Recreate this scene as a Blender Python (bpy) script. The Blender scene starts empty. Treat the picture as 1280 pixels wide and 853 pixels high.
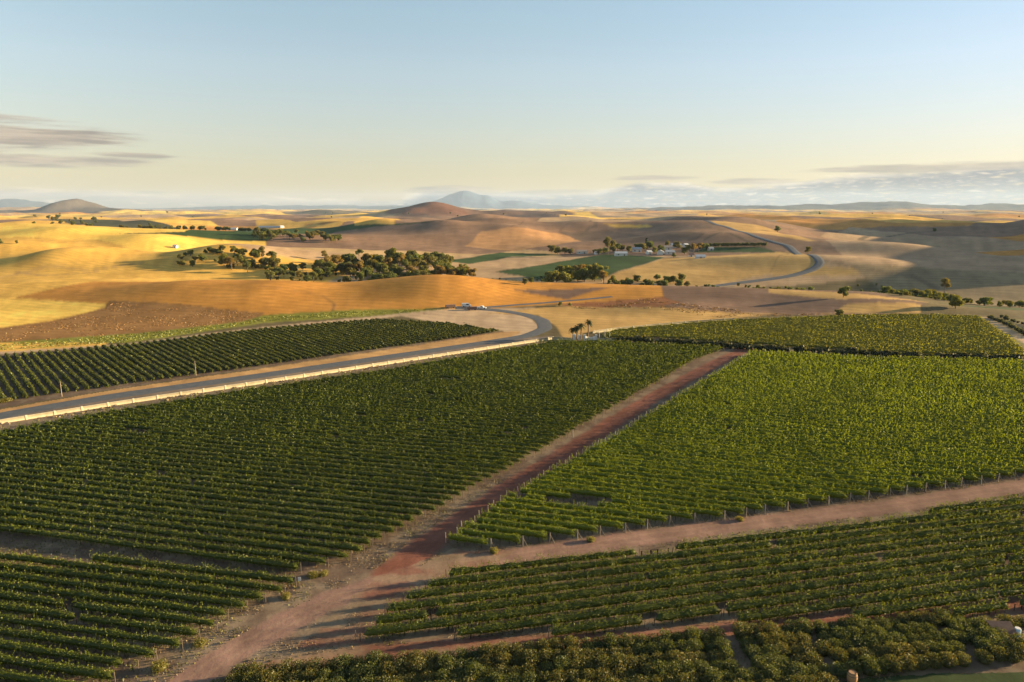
import bpy, math, random
import numpy as np
from mathutils import Vector
R = math.radians
C = bpy.context.scene.collection
scene = bpy.context.scene

# ------------------------------------------------------------------ camera
H = 55.0                                   # drone height above the plain
FPX, CXP, CYP = 853.0, 640.0, 426.5
PITCH = math.atan(165.5 / FPX)
cam_d = bpy.data.cameras.new('camera'); cam = bpy.data.objects.new('camera', cam_d); C.objects.link(cam)
cam.location = (0, 0, H); cam.rotation_euler = (math.pi/2 - PITCH, 0, 0)
cam_d.sensor_width = 36; cam_d.lens = FPX/1280*36; cam_d.clip_start = 1; cam_d.clip_end = 90000
scene.camera = cam

# ------------------------------------------------------------------ sun, sky, exposure
SUN_EL, SUN_AZ = R(9.4), R(77)             # azimuth clockwise from +Y (the view direction)
sd = bpy.data.lights.new('sun', 'SUN'); so = bpy.data.objects.new('sun', sd); C.objects.link(so)
sd.energy = 5.0; sd.angle = R(0.6); sd.color = (1.0, 0.76, 0.42)
sv = Vector((math.sin(SUN_AZ)*math.cos(SUN_EL), math.cos(SUN_AZ)*math.cos(SUN_EL), math.sin(SUN_EL)))
so.rotation_euler = sv.to_track_quat('Z', 'Y').to_euler(); so.location = (0, 0, 500)
scene.view_settings.view_transform = 'Standard'; scene.view_settings.look = 'None'
scene.view_settings.exposure = 1.95; scene.view_settings.gamma = 1
scene.render.engine = 'CYCLES'
cy = scene.cycles
cy.max_bounces = 5; cy.diffuse_bounces = 3; cy.transmission_bounces = 3; cy.glossy_bounces = 2; cy.volume_bounces = 1; cy.transparent_max_bounces = 6
try: cy.use_denoising = True; cy.denoiser = 'OPENIMAGEDENOISE'; cy.denoising_input_passes = 'RGB_ALBEDO_NORMAL'; cy.denoising_prefilter = 'ACCURATE'
except Exception: pass

class NT:
    """small helper for node maths"""
    def __init__(s, nt): s.nt = nt
    def n(s, t, **k):
        nd = s.nt.nodes.new(t)
        for a, b in k.items(): setattr(nd, a, b)
        return nd
    def link(s, a, b): s.nt.links.new(a, b)
    def put(s, sock, v):
        if isinstance(v, bpy.types.NodeSocket): s.link(v, sock)
        else: sock.default_value = v
    def m(s, op, a, b=0.0, c=None, clamp=False):
        nd = s.n('ShaderNodeMath', operation=op, use_clamp=clamp)
        s.put(nd.inputs[0], a); s.put(nd.inputs[1], b)
        if c is not None: s.put(nd.inputs[2], c)
        return nd.outputs[0]
    def vec(s, x, y, z):
        nd = s.n('ShaderNodeCombineXYZ')
        for i, v in enumerate((x, y, z)): s.put(nd.inputs[i], v)
        return nd.outputs[0]
    def noise(s, v, scale, detail=4, rough=.55, dist=0.0):
        nd = s.n('ShaderNodeTexNoise'); s.link(v, nd.inputs['Vector'])
        nd.inputs['Scale'].default_value = scale; nd.inputs['Detail'].default_value = detail
        nd.inputs['Roughness'].default_value = rough; nd.inputs['Distortion'].default_value = dist
        return nd.outputs['Fac']
    def ramp(s, f, stops, interp='LINEAR'):
        nd = s.n('ShaderNodeValToRGB'); s.put(nd.inputs[0], f); cr = nd.color_ramp; cr.interpolation = interp
        while len(cr.elements) > 1: cr.elements.remove(cr.elements[-1])
        first = True
        for p, c in stops:
            c = (c, c, c, 1) if not hasattr(c, '__len__') else (*c[:3], 1)
            if first: e = cr.elements[0]; e.position = p; first = False
            else: e = cr.elements.new(p)
            e.color = c
        return nd.outputs[0]
    def mix(s, f, a, b, mode='MIX'):
        nd = s.n('ShaderNodeMix', data_type='RGBA', blend_type=mode)
        s.put(nd.inputs[0], f)
        for sock, v in ((nd.inputs[6], a), (nd.inputs[7], b)):
            if hasattr(v, '__len__') and not isinstance(v, bpy.types.NodeSocket): v = (*v[:3], 1)
            s.put(sock, v)
        return nd.outputs[2]
    def smooth(s, v, lo, hi):
        nd = s.n('ShaderNodeMapRange', interpolation_type='SMOOTHSTEP')
        s.put(nd.inputs[0], v); s.put(nd.inputs[1], lo); s.put(nd.inputs[2], hi)
        return nd.outputs[0]

w = bpy.data.worlds.new('World'); scene.world = w; w.use_nodes = True
def build_world():
    nt = w.node_tree; nt.nodes.clear(); T = NT(nt)
    sky = T.n('ShaderNodeTexSky', sky_type='NISHITA'); sky.sun_disc = False
    sky.sun_elevation = SUN_EL; sky.sun_rotation = SUN_AZ
    sky.altitude = 200; sky.air_density = 1.0; sky.dust_density = 0.35; sky.ozone_density = 1.0
    SKY = 0.06
    tc = T.n('ShaderNodeTexCoord'); sx = T.n('ShaderNodeSeparateXYZ'); T.link(tc.outputs['Generated'], sx.inputs[0])
    az = T.m('ARCTAN2', sx.outputs[0], sx.outputs[1]); el = T.m('ARCSINE', sx.outputs[2])
    base = sky.outputs[0]
    # clouds, laid out by compass direction and elevation
    cv = T.vec(T.m('MULTIPLY', az, 14.0), T.m('MULTIPLY', el, 75.0), 0.0)
    n1 = T.noise(cv, 1.0, 7, .6); n2 = T.noise(cv, 3.1, 5, .6)
    u = T.m('ADD', T.m('MULTIPLY', az, 0.5), 0.5)
    def U(px): return 0.5 + 0.5*math.atan((px-640)/FPX)
    def E(py): return math.atan((py-CYP)/FPX)*-1 - PITCH
    tops = [(-700, 236), (0, 240), (130, 240), (200, 244), (330, 246), (500, 248), (535, 236), (600, 238), (680, 240), (740, 238), (790, 226), (850, 228), (900, 234), (980, 228), (1060, 220), (1180, 216), (1290, 212), (2000, 205)]
    top = T.ramp(u, [(U(p), E(q)*10) for p, q in tops]); top = T.m('MULTIPLY', top, .1)
    wob = T.m('MULTIPLY', T.m('SUBTRACT', n1, .5), .022)
    d = T.m('SUBTRACT', T.m('ADD', top, wob), el)                     # depth below the cloud top
    dens = T.ramp(u, [(U(-700), .5), (U(0), .7), (U(300), .7), (U(480), .8), (U(545), 1.0), (U(900), .95), (U(1280), .9)])
    m1 = T.m('MULTIPLY', T.smooth(d, -.001, .007), dens)
    m1 = T.m('MULTIPLY', m1, T.smooth(n2, .22, .5))
    # bright crests over a blue-grey body
    crest = T.m('MULTIPLY', T.m('SUBTRACT', 1.0, T.smooth(d, .002, .014)), T.smooth(n1, .35, .62))
    crest = T.m('MAXIMUM', crest, T.m('MULTIPLY', T.smooth(n2, .52, .68), .55))
    body = T.ramp(u, [(U(0), (.44, .35, .27)), (U(330), (.36, .31, .28)), (U(500), (.14, .165, .24)), (U(1280), (.15, .175, .25))])
    lit = T.ramp(u, [(U(0), (.95, .74, .47)), (U(600), (.9, .76, .58)), (U(1280), (.95, .82, .64))])
    ccol = T.mix(crest, body, T.mix(1.0, lit, (1.5, 1.45, 1.4), 'MULTIPLY'))
    # evening wisps to the left
    wn = T.noise(T.vec(T.m('MULTIPLY', az, 9.0), T.m('MULTIPLY', el, 120.0), 3.0), 1.0, 6, .6)
    total = None
    for px0, py0, hx, hy, a in ((20, 186, 135, 13, .95), (95, 186, 50, 6, .8), (10, 211, 165, 7.5, .85), (182, 202, 42, 3.2, .8), (-60, 168, 120, 5, .7), (-200, 200, 180, 16, .8), (575, 238, 62, 6, .9), (810, 224, 50, 4, .8), (1150, 217, 160, 5, .8), (940, 229, 60, 4, .7), (700, 241, 90, 4, .6), (60, 244, 120, 4, .5), (250, 250, 140, 4, .5)):
        ax = T.m('DIVIDE', T.m('SUBTRACT', az, math.atan((px0-640)/FPX)), hx/FPX)
        ey = T.m('DIVIDE', T.m('SUBTRACT', el, E(py0)), hy/FPX)
        r2 = T.m('ADD', T.m('MULTIPLY', ax, ax), T.m('MULTIPLY', ey, ey))
        r2 = T.m('ADD', r2, T.m('MULTIPLY', T.m('SUBTRACT', wn, .5), 3.0))
        k = T.m('MULTIPLY', T.m('SUBTRACT', 1.0, T.smooth(r2, .15, 1.15)), a)
        total = k if total is None else T.m('MAXIMUM', total, k)
    wcol = T.mix(T.smooth(wn, .35, .65), (.38, .32, .27), (.72, .56, .41))
    skyc = T.mix(1.0, base, (SKY, SKY, SKY), 'MULTIPLY')
    skyc = T.mix(1.0, skyc, T.ramp(T.m('MULTIPLY', el, 1.0), [(0, (.48, .455, .56)), (.04, (.66, .565, .565)), (.10, (.87, .74, .735)), (.18, (1.06, .945, .93)), (.32, (1.12, 1.12, 1.06)), (.6, (1.25, 1.18, 1.1))]), 'MULTIPLY')
    skyc = T.mix(1.0, skyc, T.ramp(u, [(U(-200), (1.06,)*3), (U(640), (1.0,)*3), (U(1280), (.80, .82, .90)), (U(1800), (.8,)*3)]), 'MULTIPLY')
    CL = .22
    c1 = T.mix(m1, skyc, T.mix(1.0, ccol, (CL, CL, CL), 'MULTIPLY'))
    c2 = T.mix(total, c1, T.mix(1.0, wcol, (CL, CL, CL), 'MULTIPLY'))
    bg = T.n('ShaderNodeBackground'); T.link(c2, bg.inputs[0]); bg.inputs[1].default_value = 1.0
    out = T.n('ShaderNodeOutputWorld'); T.link(bg.outputs[0], out.inputs[0])
build_world()

# ------------------------------------------------------------------ helpers: the land
rng = np.random.default_rng(7); random.seed(7)
def hash_noise(ix, iy, seed):
    n = (ix.astype(np.int64)*374761393 + iy.astype(np.int64)*668265263 + seed*1442695041) & 0x7fffffff
    n = ((n ^ (n >> 13)) * 1274126177) & 0x7fffffff
    return ((n ^ (n >> 16)) & 0xffff) / 65535.0
def vnoise(x, y, seed=0):
    xi = np.floor(x); yi = np.floor(y); fx = x-xi; fy = y-yi
    fx = fx*fx*(3-2*fx); fy = fy*fy*(3-2*fy)
    a = hash_noise(xi, yi, seed); b = hash_noise(xi+1, yi, seed); c = hash_noise(xi, yi+1, seed); d = hash_noise(xi+1, yi+1, seed)
    return (a*(1-fx)+b*fx)*(1-fy) + (c*(1-fx)+d*fx)*fy
def fbm(x, y, seed=0, octv=4):
    s = 0; a = .5; t = 0
    for k in range(octv):
        s = s + a*vnoise(x*2**k+17.3*k, y*2**k-9.1*k, seed+k); t += a; a *= .5
    return s/t
def sstep(a, b, v):
    t = np.clip((v-a)/(b-a), 0, 1); return t*t*(3-2*t)

def WX(px, y): return (px-CXP)/FPX*(y*math.cos(PITCH)+H*math.sin(PITCH))
# hills: pixel column, distance, height, half-width across and along the view, turn
HILLS = [
 (265,432,8.5,42,40,0),(500,446,8.5,42,42,0),(610,470,5,50,40,0),(150,480,3.5,60,50,0),(760,470,4.5,60,32,0),(30,470,3,60,50,0),
 (960,432,5.5,75,26,0),(1090,402,4.5,40,20,.2),(840,372,2.6,22,14,.3),(1110,372,3.0,35,12,0),
 (285,690,13,42,44,.2),(268,640,4,26,28,0),(335,660,4,26,26,0),(130,700,9,38,34,.2),(70,640,7,28,26,0),(15,760,10,46,42,0),(185,860,10,40,50,.2),(90,900,8,40,40,0),(560,1300,15,46,90,.2),(640,1240,12,42,80,.3),(480,1450,15,56,110,.2),(725,1450,14,56,100,.3),(600,1900,20,66,140,.3),(800,1400,13,54,100,.2),(430,1900,18,72,140,.2),(350,1500,13,62,120,.2),(850,1750,16,60,150,.2),(240,1350,12,60,100,.2),(560,420,4,22,30,0),(350,420,3.5,20,30,0),(1000,640,5,40,40,0),(930,680,4,36,40,0),(1090,620,7,40,60,.3),(1180,700,10,50,80,.3),(1080,830,9,50,80,.3),(120,640,7,70,60,0),(60,1000,15,210,190,0),(395,770,12,75,60,0),(-200,800,12,160,200,0),
 (620,520,-5,160,45,.0),(1150,470,-8,150,50,-.35),(300,560,-2,150,40,0),
 (540,1750,24,240,330,.25),(660,1420,17,95,130,.5),(600,1180,9,90,70,.3),(735,1750,14,80,120,.4),(690,2200,24,130,170,.3),
 (420,2500,22,160,200,.0),(520,2700,22,90,160,.2),(300,2600,14,200,160,0),
 (905,1500,24,100,420,-.28),(990,1050,9,70,120,-.3),(800,1900,14,120,200,.2),(1000,2500,24,260,260,0),
 (1180,900,7,150,140,0),(1240,1500,17,300,260,0),(1120,2300,26,300,300,0),
 (543,4100,48,130,230,0),(500,4200,36,230,300,0),(630,4300,44,260,300,0),(420,4600,24,250,300,0),(760,4600,22,420,300,0),
 (100,9000,125,105,400,0),(106,9000,34,240,600,0),(165,9000,22,420,700,0),(45,9200,14,320,700,0),(10,12500,60,900,700,0),
]
RIDGE = [(905,15500,95,700,900),(1000,15200,105,800,900),(1060,15000,60,500,900),(1110,14800,135,520,900),(1160,15000,80,700,900),(1240,15200,130,700,900),(1320,15500,80,900,900),(820,16500,60,900,900),(1480,15500,140,1200,900)]
TABLE = [(548,30000,260,800,1500),(568,30000,390,420,1500),(583,30000,330,300,1500),(597,30000,420,360,1500),(612,30000,270,260,1500),(640,30000,230,800,1500),(690,31000,150,2200,1500),(470,31000,130,2500,1500),(330,31000,140,3000,1500),(30,26000,300,900,1500),(-60,26000,300,1500,1500)]
# an unseen long ridge, added right of the view to shade the valley slopes
def h(x, y):
    x = np.asarray(x, float); y = np.asarray(y, float)
    z = 1.0*(fbm(x/130+3.1, y/130+.7, 5, 2)-.5)*sstep(60, 160, y)
    for px, yy, hh, sx, sy, rot in HILLS:
        cx = WX(px, yy); dx = x-cx; dy = y-yy; c, s = math.cos(rot), math.sin(rot)
        a = (dx*c+dy*s)/sx; b = (-dx*s+dy*c)/sy
        z = z + hh*np.exp(-.5*(a*a+b*b))
    for px, yy, hh, sx, sy in RIDGE+TABLE:
        dx = (x-WX(px, yy))/sx; dy = (y-yy)/sy
        z = z + hh*np.exp(-.5*(dx*dx+dy*dy))
    rx = (x-(.80*y+130))/(42+.032*y)
    z = z + (9+.076*y)*(.85+.3*vnoise(y/210.0, y*0, 14))*sstep(480, 600, y)*(1-sstep(2200, 2700, y))*np.exp(-.5*rx*rx)
    rr = np.hypot(x, y)
    z = z + sstep(380, 900, rr)*10*(fbm(x/170, y/170, 11, 2)-.5)
    z = z + sstep(620, 1150, rr)*38*(fbm(x/270+9, y/330, 19, 2)-.5)
    z = z + sstep(900, 2600, rr)*40*(fbm(x/620+5, y/620, 23, 4)-.5)
    z = z + sstep(2600, 7000, rr)*75*(fbm(x/1100+5, y/1500, 31, 4)-.42)
    z = z + sstep(7000, 12000, rr)*np.minimum(np.abs(z), 300)*.5*(fbm(x/900, y/900, 41, 4)-.5)
    return z
def ray(px, py):
    v = np.array([(px-CXP)/FPX, 1, -(py-CYP)/FPX])
    c, s = math.cos(PITCH), math.sin(PITCH)
    return np.array([v[0], c*v[1]+s*v[2], -s*v[1]+c*v[2]])
def at(px, py, dmin=40.0, dmax=33000.0):
    """ground point seen at a pixel (first hit beyond dmin)"""
    d = ray(px, py); d = d/d[1]
    ys = np.geomspace(dmin, dmax, 3000); zs = H + d[2]*ys - h(d[0]*ys, ys)
    k = np.argmax(zs < 0) if (zs < 0).any() else len(ys)-1
    if k == 0: y = ys[0]
    else:
        lo, hi = ys[k-1], ys[k]
        for _ in range(20):
            m = .5*(lo+hi)
            if H + d[2]*m - float(h(d[0]*m, m)) < 0: hi = m
            else: lo = m
        y = hi
    x = d[0]*y
    return Vector((x, y, float(h(x, y))))
def pick(pts, dmin=40.0, dmax=33000.0): return np.array([at(p[0], p[1], dmin, dmax)[:2] for p in pts])
def inside(poly, x, y):
    r = np.zeros(np.shape(x), bool); n = len(poly)
    for i in range(n):
        x1, y1 = poly[i]; x2, y2 = poly[(i+1) % n]
        if y1 == y2: continue
        c = ((y1 > y) != (y2 > y)) & (x < (x2-x1)*(y-y1)/(y2-y1)+x1)
        r ^= c
    return r
def poly_dist(line, x, y):
    """distance to a polyline"""
    d = np.full(np.shape(x), 1e9)
    for (x1, y1), (x2, y2) in zip(line[:-1], line[1:]):
        vx, vy = x2-x1, y2-y1; t = np.clip(((x-x1)*vx+(y-y1)*vy)/(vx*vx+vy*vy+1e-9), 0, 1)
        d = np.minimum(d, np.hypot(x-x1-t*vx, y-y1-t*vy))
    return d

# ------------------------------------------------------------------ helpers: materials, objects
def col_attr_mat(name, rough=.9):
    m = bpy.data.materials.new(name); m.use_nodes = True; nt = m.node_tree; nt.nodes.clear(); T = NT(nt)
    return m, T
def principled(name, col, rough=.6, metal=0.0, var=.15, scale=3.0, bump=0.0):
    m, T = col_attr_mat(name)
    tc = T.n('ShaderNodeTexCoord'); n = T.noise(tc.outputs['Object'], scale, 5, .6)
    f = T.m('ADD', T.m('MULTIPLY', n, 2*var), 1-var)
    nd = T.n('ShaderNodeMix', data_type='RGBA', blend_type='MULTIPLY'); nd.inputs[0].default_value = 1
    nd.inputs[6].default_value = (*col, 1); T.link(f, nd.inputs[7])
    b = T.n('ShaderNodeBsdfPrincipled'); T.link(nd.outputs[2], b.inputs['Base Color'])
    b.inputs['Roughness'].default_value = rough; b.inputs['Metallic'].default_value = metal
    if bump:
        bp = T.n('ShaderNodeBump'); bp.inputs['Strength'].default_value = bump; T.link(n, bp.inputs['Height']); T.link(bp.outputs[0], b.inputs['Normal'])
    o = T.n('ShaderNodeOutputMaterial'); T.link(b.outputs[0], o.inputs[0]); return m
def leaf_mat(name, trans=.35):
    m, T = col_attr_mat(name)
    a = T.n('ShaderNodeAttribute', attribute_name='tint')
    df = T.n('ShaderNodeBsdfDiffuse'); tr = T.n('ShaderNodeBsdfTranslucent'); gl = T.n('ShaderNodeBsdfGlossy')
    T.link(a.outputs['Color'], df.inputs[0])
    T.link(T.mix(1.0, a.outputs['Color'], (2.0, 1.75, .40), 'MULTIPLY'), tr.inputs[0])
    gl.inputs['Roughness'].default_value = .5; gl.inputs[0].default_value = (.9, .9, .8, 1)
    m1 = T.n('ShaderNodeMixShader'); m1.inputs[0].default_value = trans; T.link(df.outputs[0], m1.inputs[1]); T.link(tr.outputs[0], m1.inputs[2])
    m2 = T.n('ShaderNodeMixShader'); m2.inputs[0].default_value = .025; T.link(m1.outputs[0], m2.inputs[1]); T.link(gl.outputs[0], m2.inputs[2])
    o = T.n('ShaderNodeOutputMaterial'); T.link(m2.outputs[0], o.inputs[0]); return m
LEAF = leaf_mat('leaves', .33)
def link(o, parent=None):
    C.objects.link(o)
    if parent is not None: o.parent = parent
    return o
def tag(o, label=None, cat=None, group=None, kind=None):
    for k, v in (('label', label), ('category', cat), ('group', group), ('kind', kind)):
        if v: o[k] = v
    return o
def empty(name, loc, rz=0, scale=1):
    o = bpy.data.objects.new(name, None); o.location = loc; o.rotation_euler = (0, 0, rz); o.scale = (scale,)*3; o.empty_display_size = .2
    return link(o)
def np_mesh(name, verts, faces, mat, tint=None, smooth=False, nper=None):
    """fast mesh from arrays; faces is (n,k), or a list of such arrays"""
    me = bpy.data.meshes.new(name)
    if not isinstance(faces, list): faces = [faces]
    faces = [np.asarray(f, np.int32) for f in faces if len(f)]
    nl = sum(f.size for f in faces); nf = sum(len(f) for f in faces)
    me.vertices.add(len(verts)); me.vertices.foreach_set('co', np.asarray(verts, np.float32).ravel())
    me.loops.add(nl); me.loops.foreach_set('vertex_index', np.concatenate([f.ravel() for f in faces]))
    me.polygons.add(nf); st = []; o = 0
    for f in faces:
        st.append(o+np.arange(len(f))*f.shape[1]); o += f.size
    me.polygons.foreach_set('loop_start', np.concatenate(st).astype(np.int32))
    me.update(calc_edges=True)
    if smooth: me.polygons.foreach_set('use_smooth', np.ones(nf, bool))
    if tint is not None:
        ca = me.attributes.new('tint', 'FLOAT_COLOR', 'POINT')
        t = np.ones((len(verts), 4), np.float32); t[:, :tint.shape[1]] = tint; ca.data.foreach_set('color', t.ravel())
    for mm in (mat if isinstance(mat, (list, tuple)) else [mat]): me.materials.append(mm)
    return me
def obj(name, me, parent=None, loc=None):
    o = bpy.data.objects.new(name, me)
    if loc is not None: o.location = loc
    return link(o, parent)
class MB:
    """collects boxes, tubes and lathes into ONE mesh"""
    def __init__(s): s.v = []; s.f = []
    def add(s, vs, fs):
        k = len(s.v); s.v += [tuple(p) for p in vs]; s.f += [tuple(i+k for i in q) for q in fs]; return s
    def box(s, x0, x1, y0, y1, z0, z1, rz=0, c=(0, 0)):
        cr, sr = math.cos(rz), math.sin(rz)
        P = [(x, y, z) for z in (z0, z1) for y in (y0, y1) for x in (x0, x1)]
        P = [(c[0]+x*cr-y*sr, c[1]+x*sr+y*cr, z) for x, y, z in P]
        return s.add(P, [(0, 2, 3, 1), (4, 5, 7, 6), (0, 1, 5, 4), (2, 6, 7, 3), (0, 4, 6, 2), (1, 3, 7, 5)])
    def tube(s, pts, rad, n=6, cap=True):
        k = len(s.v); pts = [Vector(p) for p in pts]
        for i, p in enumerate(pts):
            t = (pts[min(i+1, len(pts)-1)]-pts[max(i-1, 0)]).normalized()
            a = t.cross(Vector((.31, .95, .02))).normalized() if abs(t.z) > .9 else t.cross(Vector((0, 0, 1))).normalized()
            b = t.cross(a); r = rad[i] if hasattr(rad, '__len__') else rad
            for j in range(n):
                q = p+r*(a*math.cos(2*math.pi*j/n)+b*math.sin(2*math.pi*j/n)); s.v.append(tuple(q))
        for i in range(len(pts)-1):
            for j in range(n):
                s.f.append((k+i*n+j, k+i*n+(j+1) % n, k+(i+1)*n+(j+1) % n, k+(i+1)*n+j))
        if cap:
            s.f.append(tuple(k+j for j in range(n))[::-1]); e = k+(len(pts)-1)*n; s.f.append(tuple(e+j for j in range(n)))
        return s
    def build(s, name, mat, parent=None, smooth=False, loc=None, tint=None):
        me = bpy.data.meshes.new(name); me.from_pydata(s.v, [], s.f); me.update()
        if smooth: me.polygons.foreach_set('use_smooth', np.ones(len(me.polygons), bool))
        me.materials.append(mat)
        if tint is not None:
            ca = me.attributes.new('tint', 'FLOAT_COLOR', 'POINT'); ca.data.foreach_set('color', np.tile(np.array([*tint, 1], np.float32), len(s.v)))
        return obj(name, me, parent, loc)
def quads_at(P, size, rng, up=0.0, stretch=1.0, out=None):
    """leaf faces centred on points P, random orientation"""
    n = len(P); a = rng.normal(size=(n, 3)); a[:, 2] *= (1-up)
    if out is not None:
        nv = out*.55+rng.normal(size=(n, 3))*.75; nv /= np.linalg.norm(nv, axis=1)[:, None]; a -= (a*nv).sum(1)[:, None]*nv
    a /= np.linalg.norm(a, axis=1)[:, None]
    b = rng.normal(size=(n, 3)) if out is None else np.cross(nv, a); b -= (a*b).sum(1)[:, None]*a; b /= np.linalg.norm(b, axis=1)[:, None]
    s = (np.broadcast_to(size, (n,))*(.6+.8*rng.random(n)))[:, None]*.5
    c = np.cross(a, b)*(.18)
    v = np.stack([P-a*s*stretch, P+b*s*.75+c*s, P+a*s*stretch, P-b*s*.75+c*s], 1).reshape(-1, 3)
    return v, np.arange(4*n, dtype=np.int32).reshape(n, 4)
def copy_tree(o, parent=None):
    c = o.copy(); link(c, parent)
    for ch in list(o.children): copy_tree(ch, c)
    return c

#@@LAND
# ------------------------------------------------------------------ the land: colours of soil and crops, some sunlight and haze painted in
GOLD = (.62, .36, .078); GOLDR = (.47, .285, .10); YEL = (.78, .49, .10); ORA = (.47, .215, .045); SCRUB = (.27, .14, .05); PURP = (.235, .142, .09); TAN = (.40, .265, .15)
GREEN = (.045, .075, .025); VERGE = (.21, .20, .035); SOIL = (.135, .092, .066); RED = (.205, .078, .052); DIRT = (.25, .145, .112); PALE = (.46, .32, .20); STRAW = (.42, .28, .14)
OLIVE = (.13, .10, .05)
# name, colour, polygon in picture points picked on the ground, nearest distance, farthest distance
FIELDS = [
 ('t', TAN, [(430,345),(1000,345),(1010,318),(600,318),(430,335)], 470),
 ('t', GOLD, [(-200,298),(120,300),(330,320),(430,326),(430,345),(300,352),(120,354),(-200,362)], 400),
 ('t', PURP, [(330,312),(440,318),(600,318),(650,312),(640,285),(700,268),(520,262),(480,272),(330,300)], 850),
 ('t', GREEN, [(150,303),(230,290),(300,284),(480,280),(560,277),(420,290),(330,302)], 900),
 ('t', (.07,.068,.035), [(-50,300),(150,303),(330,302),(230,288),(120,274),(60,275),(110,284)], 1100),
 ('t', GREEN, [(550,326),(625,316),(700,318),(640,322),(585,330)], 600),
 ('t', TAN, [(580,332),(640,321),(740,320),(640,340),(585,342)], 560),
 ('t', GREEN, [(618,340),(755,318),(830,322),(750,350),(680,352)], 520),
 ('t', GOLDR, [(752,350),(830,323),(985,314),(1010,330),(880,358)], 500),
 ('t', GREEN, [(865,316),(880,309),(955,309),(970,316)], 600),
 ('t', PURP, [(655,312),(700,316),(880,306),(960,300),(880,278),(730,276),(700,290)], 850),
 ('t', GOLDR, [(885,277),(930,290),(1010,310),(1020,302),(960,285),(905,276)], 850),
 ('t', GOLDR, [(985,316),(1012,318),(1020,332),(1070,336),(1090,345),(960,344)], 500),
 ('t', (.38,.25,.145), [(1025,296),(1060,284),(1400,276),(1400,300)], 900),
 ('t', (.37,.245,.145), [(1030,300),(1400,285),(1400,395),(1200,395),(1090,345)], 480),
 ('t', (.25,.18,.10), [(1060,330),(1290,340),(1400,395),(1160,392)], 430),
 ('t', (.05,.075,.03), [(1160,388),(1400,385),(1400,398),(1160,396)], 380),
 ('t', (.42,.225,.10), [(600,290),(640,284),(700,292),(735,300),(700,306),(640,314),(580,308)], 850),  # sunlit dune top: the light is painted in as a brighter patch
 ('t', GOLD, [(750,279),(810,281),(818,283.5),(770,285)], 1000),
 ('t', GOLD, [(320,274),(400,280),(405,283),(320,284)], 1300), ('t', GOLD, [(440,272),(500,274),(495,281),(445,282)], 1300),
 ('t', GOLD, [(940,268),(1000,270),(1290,279),(1290,274),(1000,265.5)], 2000),
 ('t', (.15,.10,.07), [(700,290),(760,288),(880,292),(870,300),(760,305),(720,300)], 900),
 # mound fields
 ('t', ORA, [(20,372),(120,352),(300,349),(440,345),(640,352),(800,355),(800,366),(700,380),(600,386),(520,390),(330,398),(200,388),(60,375)], 330, 480),
 ('t', (.175,.108,.075), [(640,362),(800,358),(1000,360),(1160,380),(1100,395),(820,395),(780,380)], 350, 480),
 ('t', ORA, [(690,378),(820,356),(830,372),(800,380)], 350, 480),
 ('t', (.25,.105,.045), [(700,380),(830,371),(850,378),(820,386),(720,386)], 330, 420),
 ('t', GOLDR, [(820,386),(960,393),(1150,392),(1150,380),(1060,380),(1040,393)], 330, 440),
 ('t', GOLDR, [(960,366),(960,361),(1050,366),(1160,382),(1140,390),(1050,384)], 380, 470),
 ('t', YEL, [(-200,372),(0,373),(132,380),(120,388),(60,400),(0,410),(-200,420)], 300),
 ('t', SCRUB, [(60,402),(130,385),(136,376),(220,380),(330,392),(310,402),(180,422),(0,432),(-200,450),(-200,422),(0,410)], 280),
 ('t', VERGE, [(-200,455),(0,428),(180,416),(300,402),(330,394),(420,388),(560,386),(520,391),(330,404),(160,430),(0,439),(-200,462)], 280),
 ('t', PALE, [(500,395),(600,386),(690,384),(660,395),(680,412),(640,425),(628,414),(560,406)], 280),
 ('t', GOLDR, [(605,392),(700,382),(820,384),(960,394),(900,400),(740,415),(706,425),(697,409),(672,394)], 280),
 # near strips
 ('r', PALE, [(-200,470),(0,440),(160,430),(300,412),(420,400),(530,389),(600,384),(600,387),(530,392),(420,404),(320,411),(160,432),(0,444),(-200,476)], 250),
 ('t', (.43,.25,.105), [(-200,560),(0,512),(140,488),(320,462),(480,438),(620,416),(650,414),(640,422),(480,450),(320,473),(140,500),(0,527)], 150),
 ('v', (.20,.15,.12), [(-200,562),(0,521),(140,498),(320,472),(480,448),(640,424),(690,420),(692,430),(480,460),(140,515),(0,540),(-200,580)], 150),
 ('v', SOIL, [(-300,720),(-300,580),(0,535),(690,428),(760,424),(1280,450),(1500,455),(1500,900),(-300,900)], 60),
 ('v', SOIL, [(-300,560),(0,510),(140,487),(320,461),(627,415),(470,399),(320,412),(160,431),(0,443),(-300,480)], 150),
 ('v', (.16,.15,.05), [(745,425),(765,413),(920,400),(1060,395),(1230,396),(1500,412),(1500,460),(1280,450),(1100,445),(900,434)], 200),
]
def ribbon(pts, w): return pts, w
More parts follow.
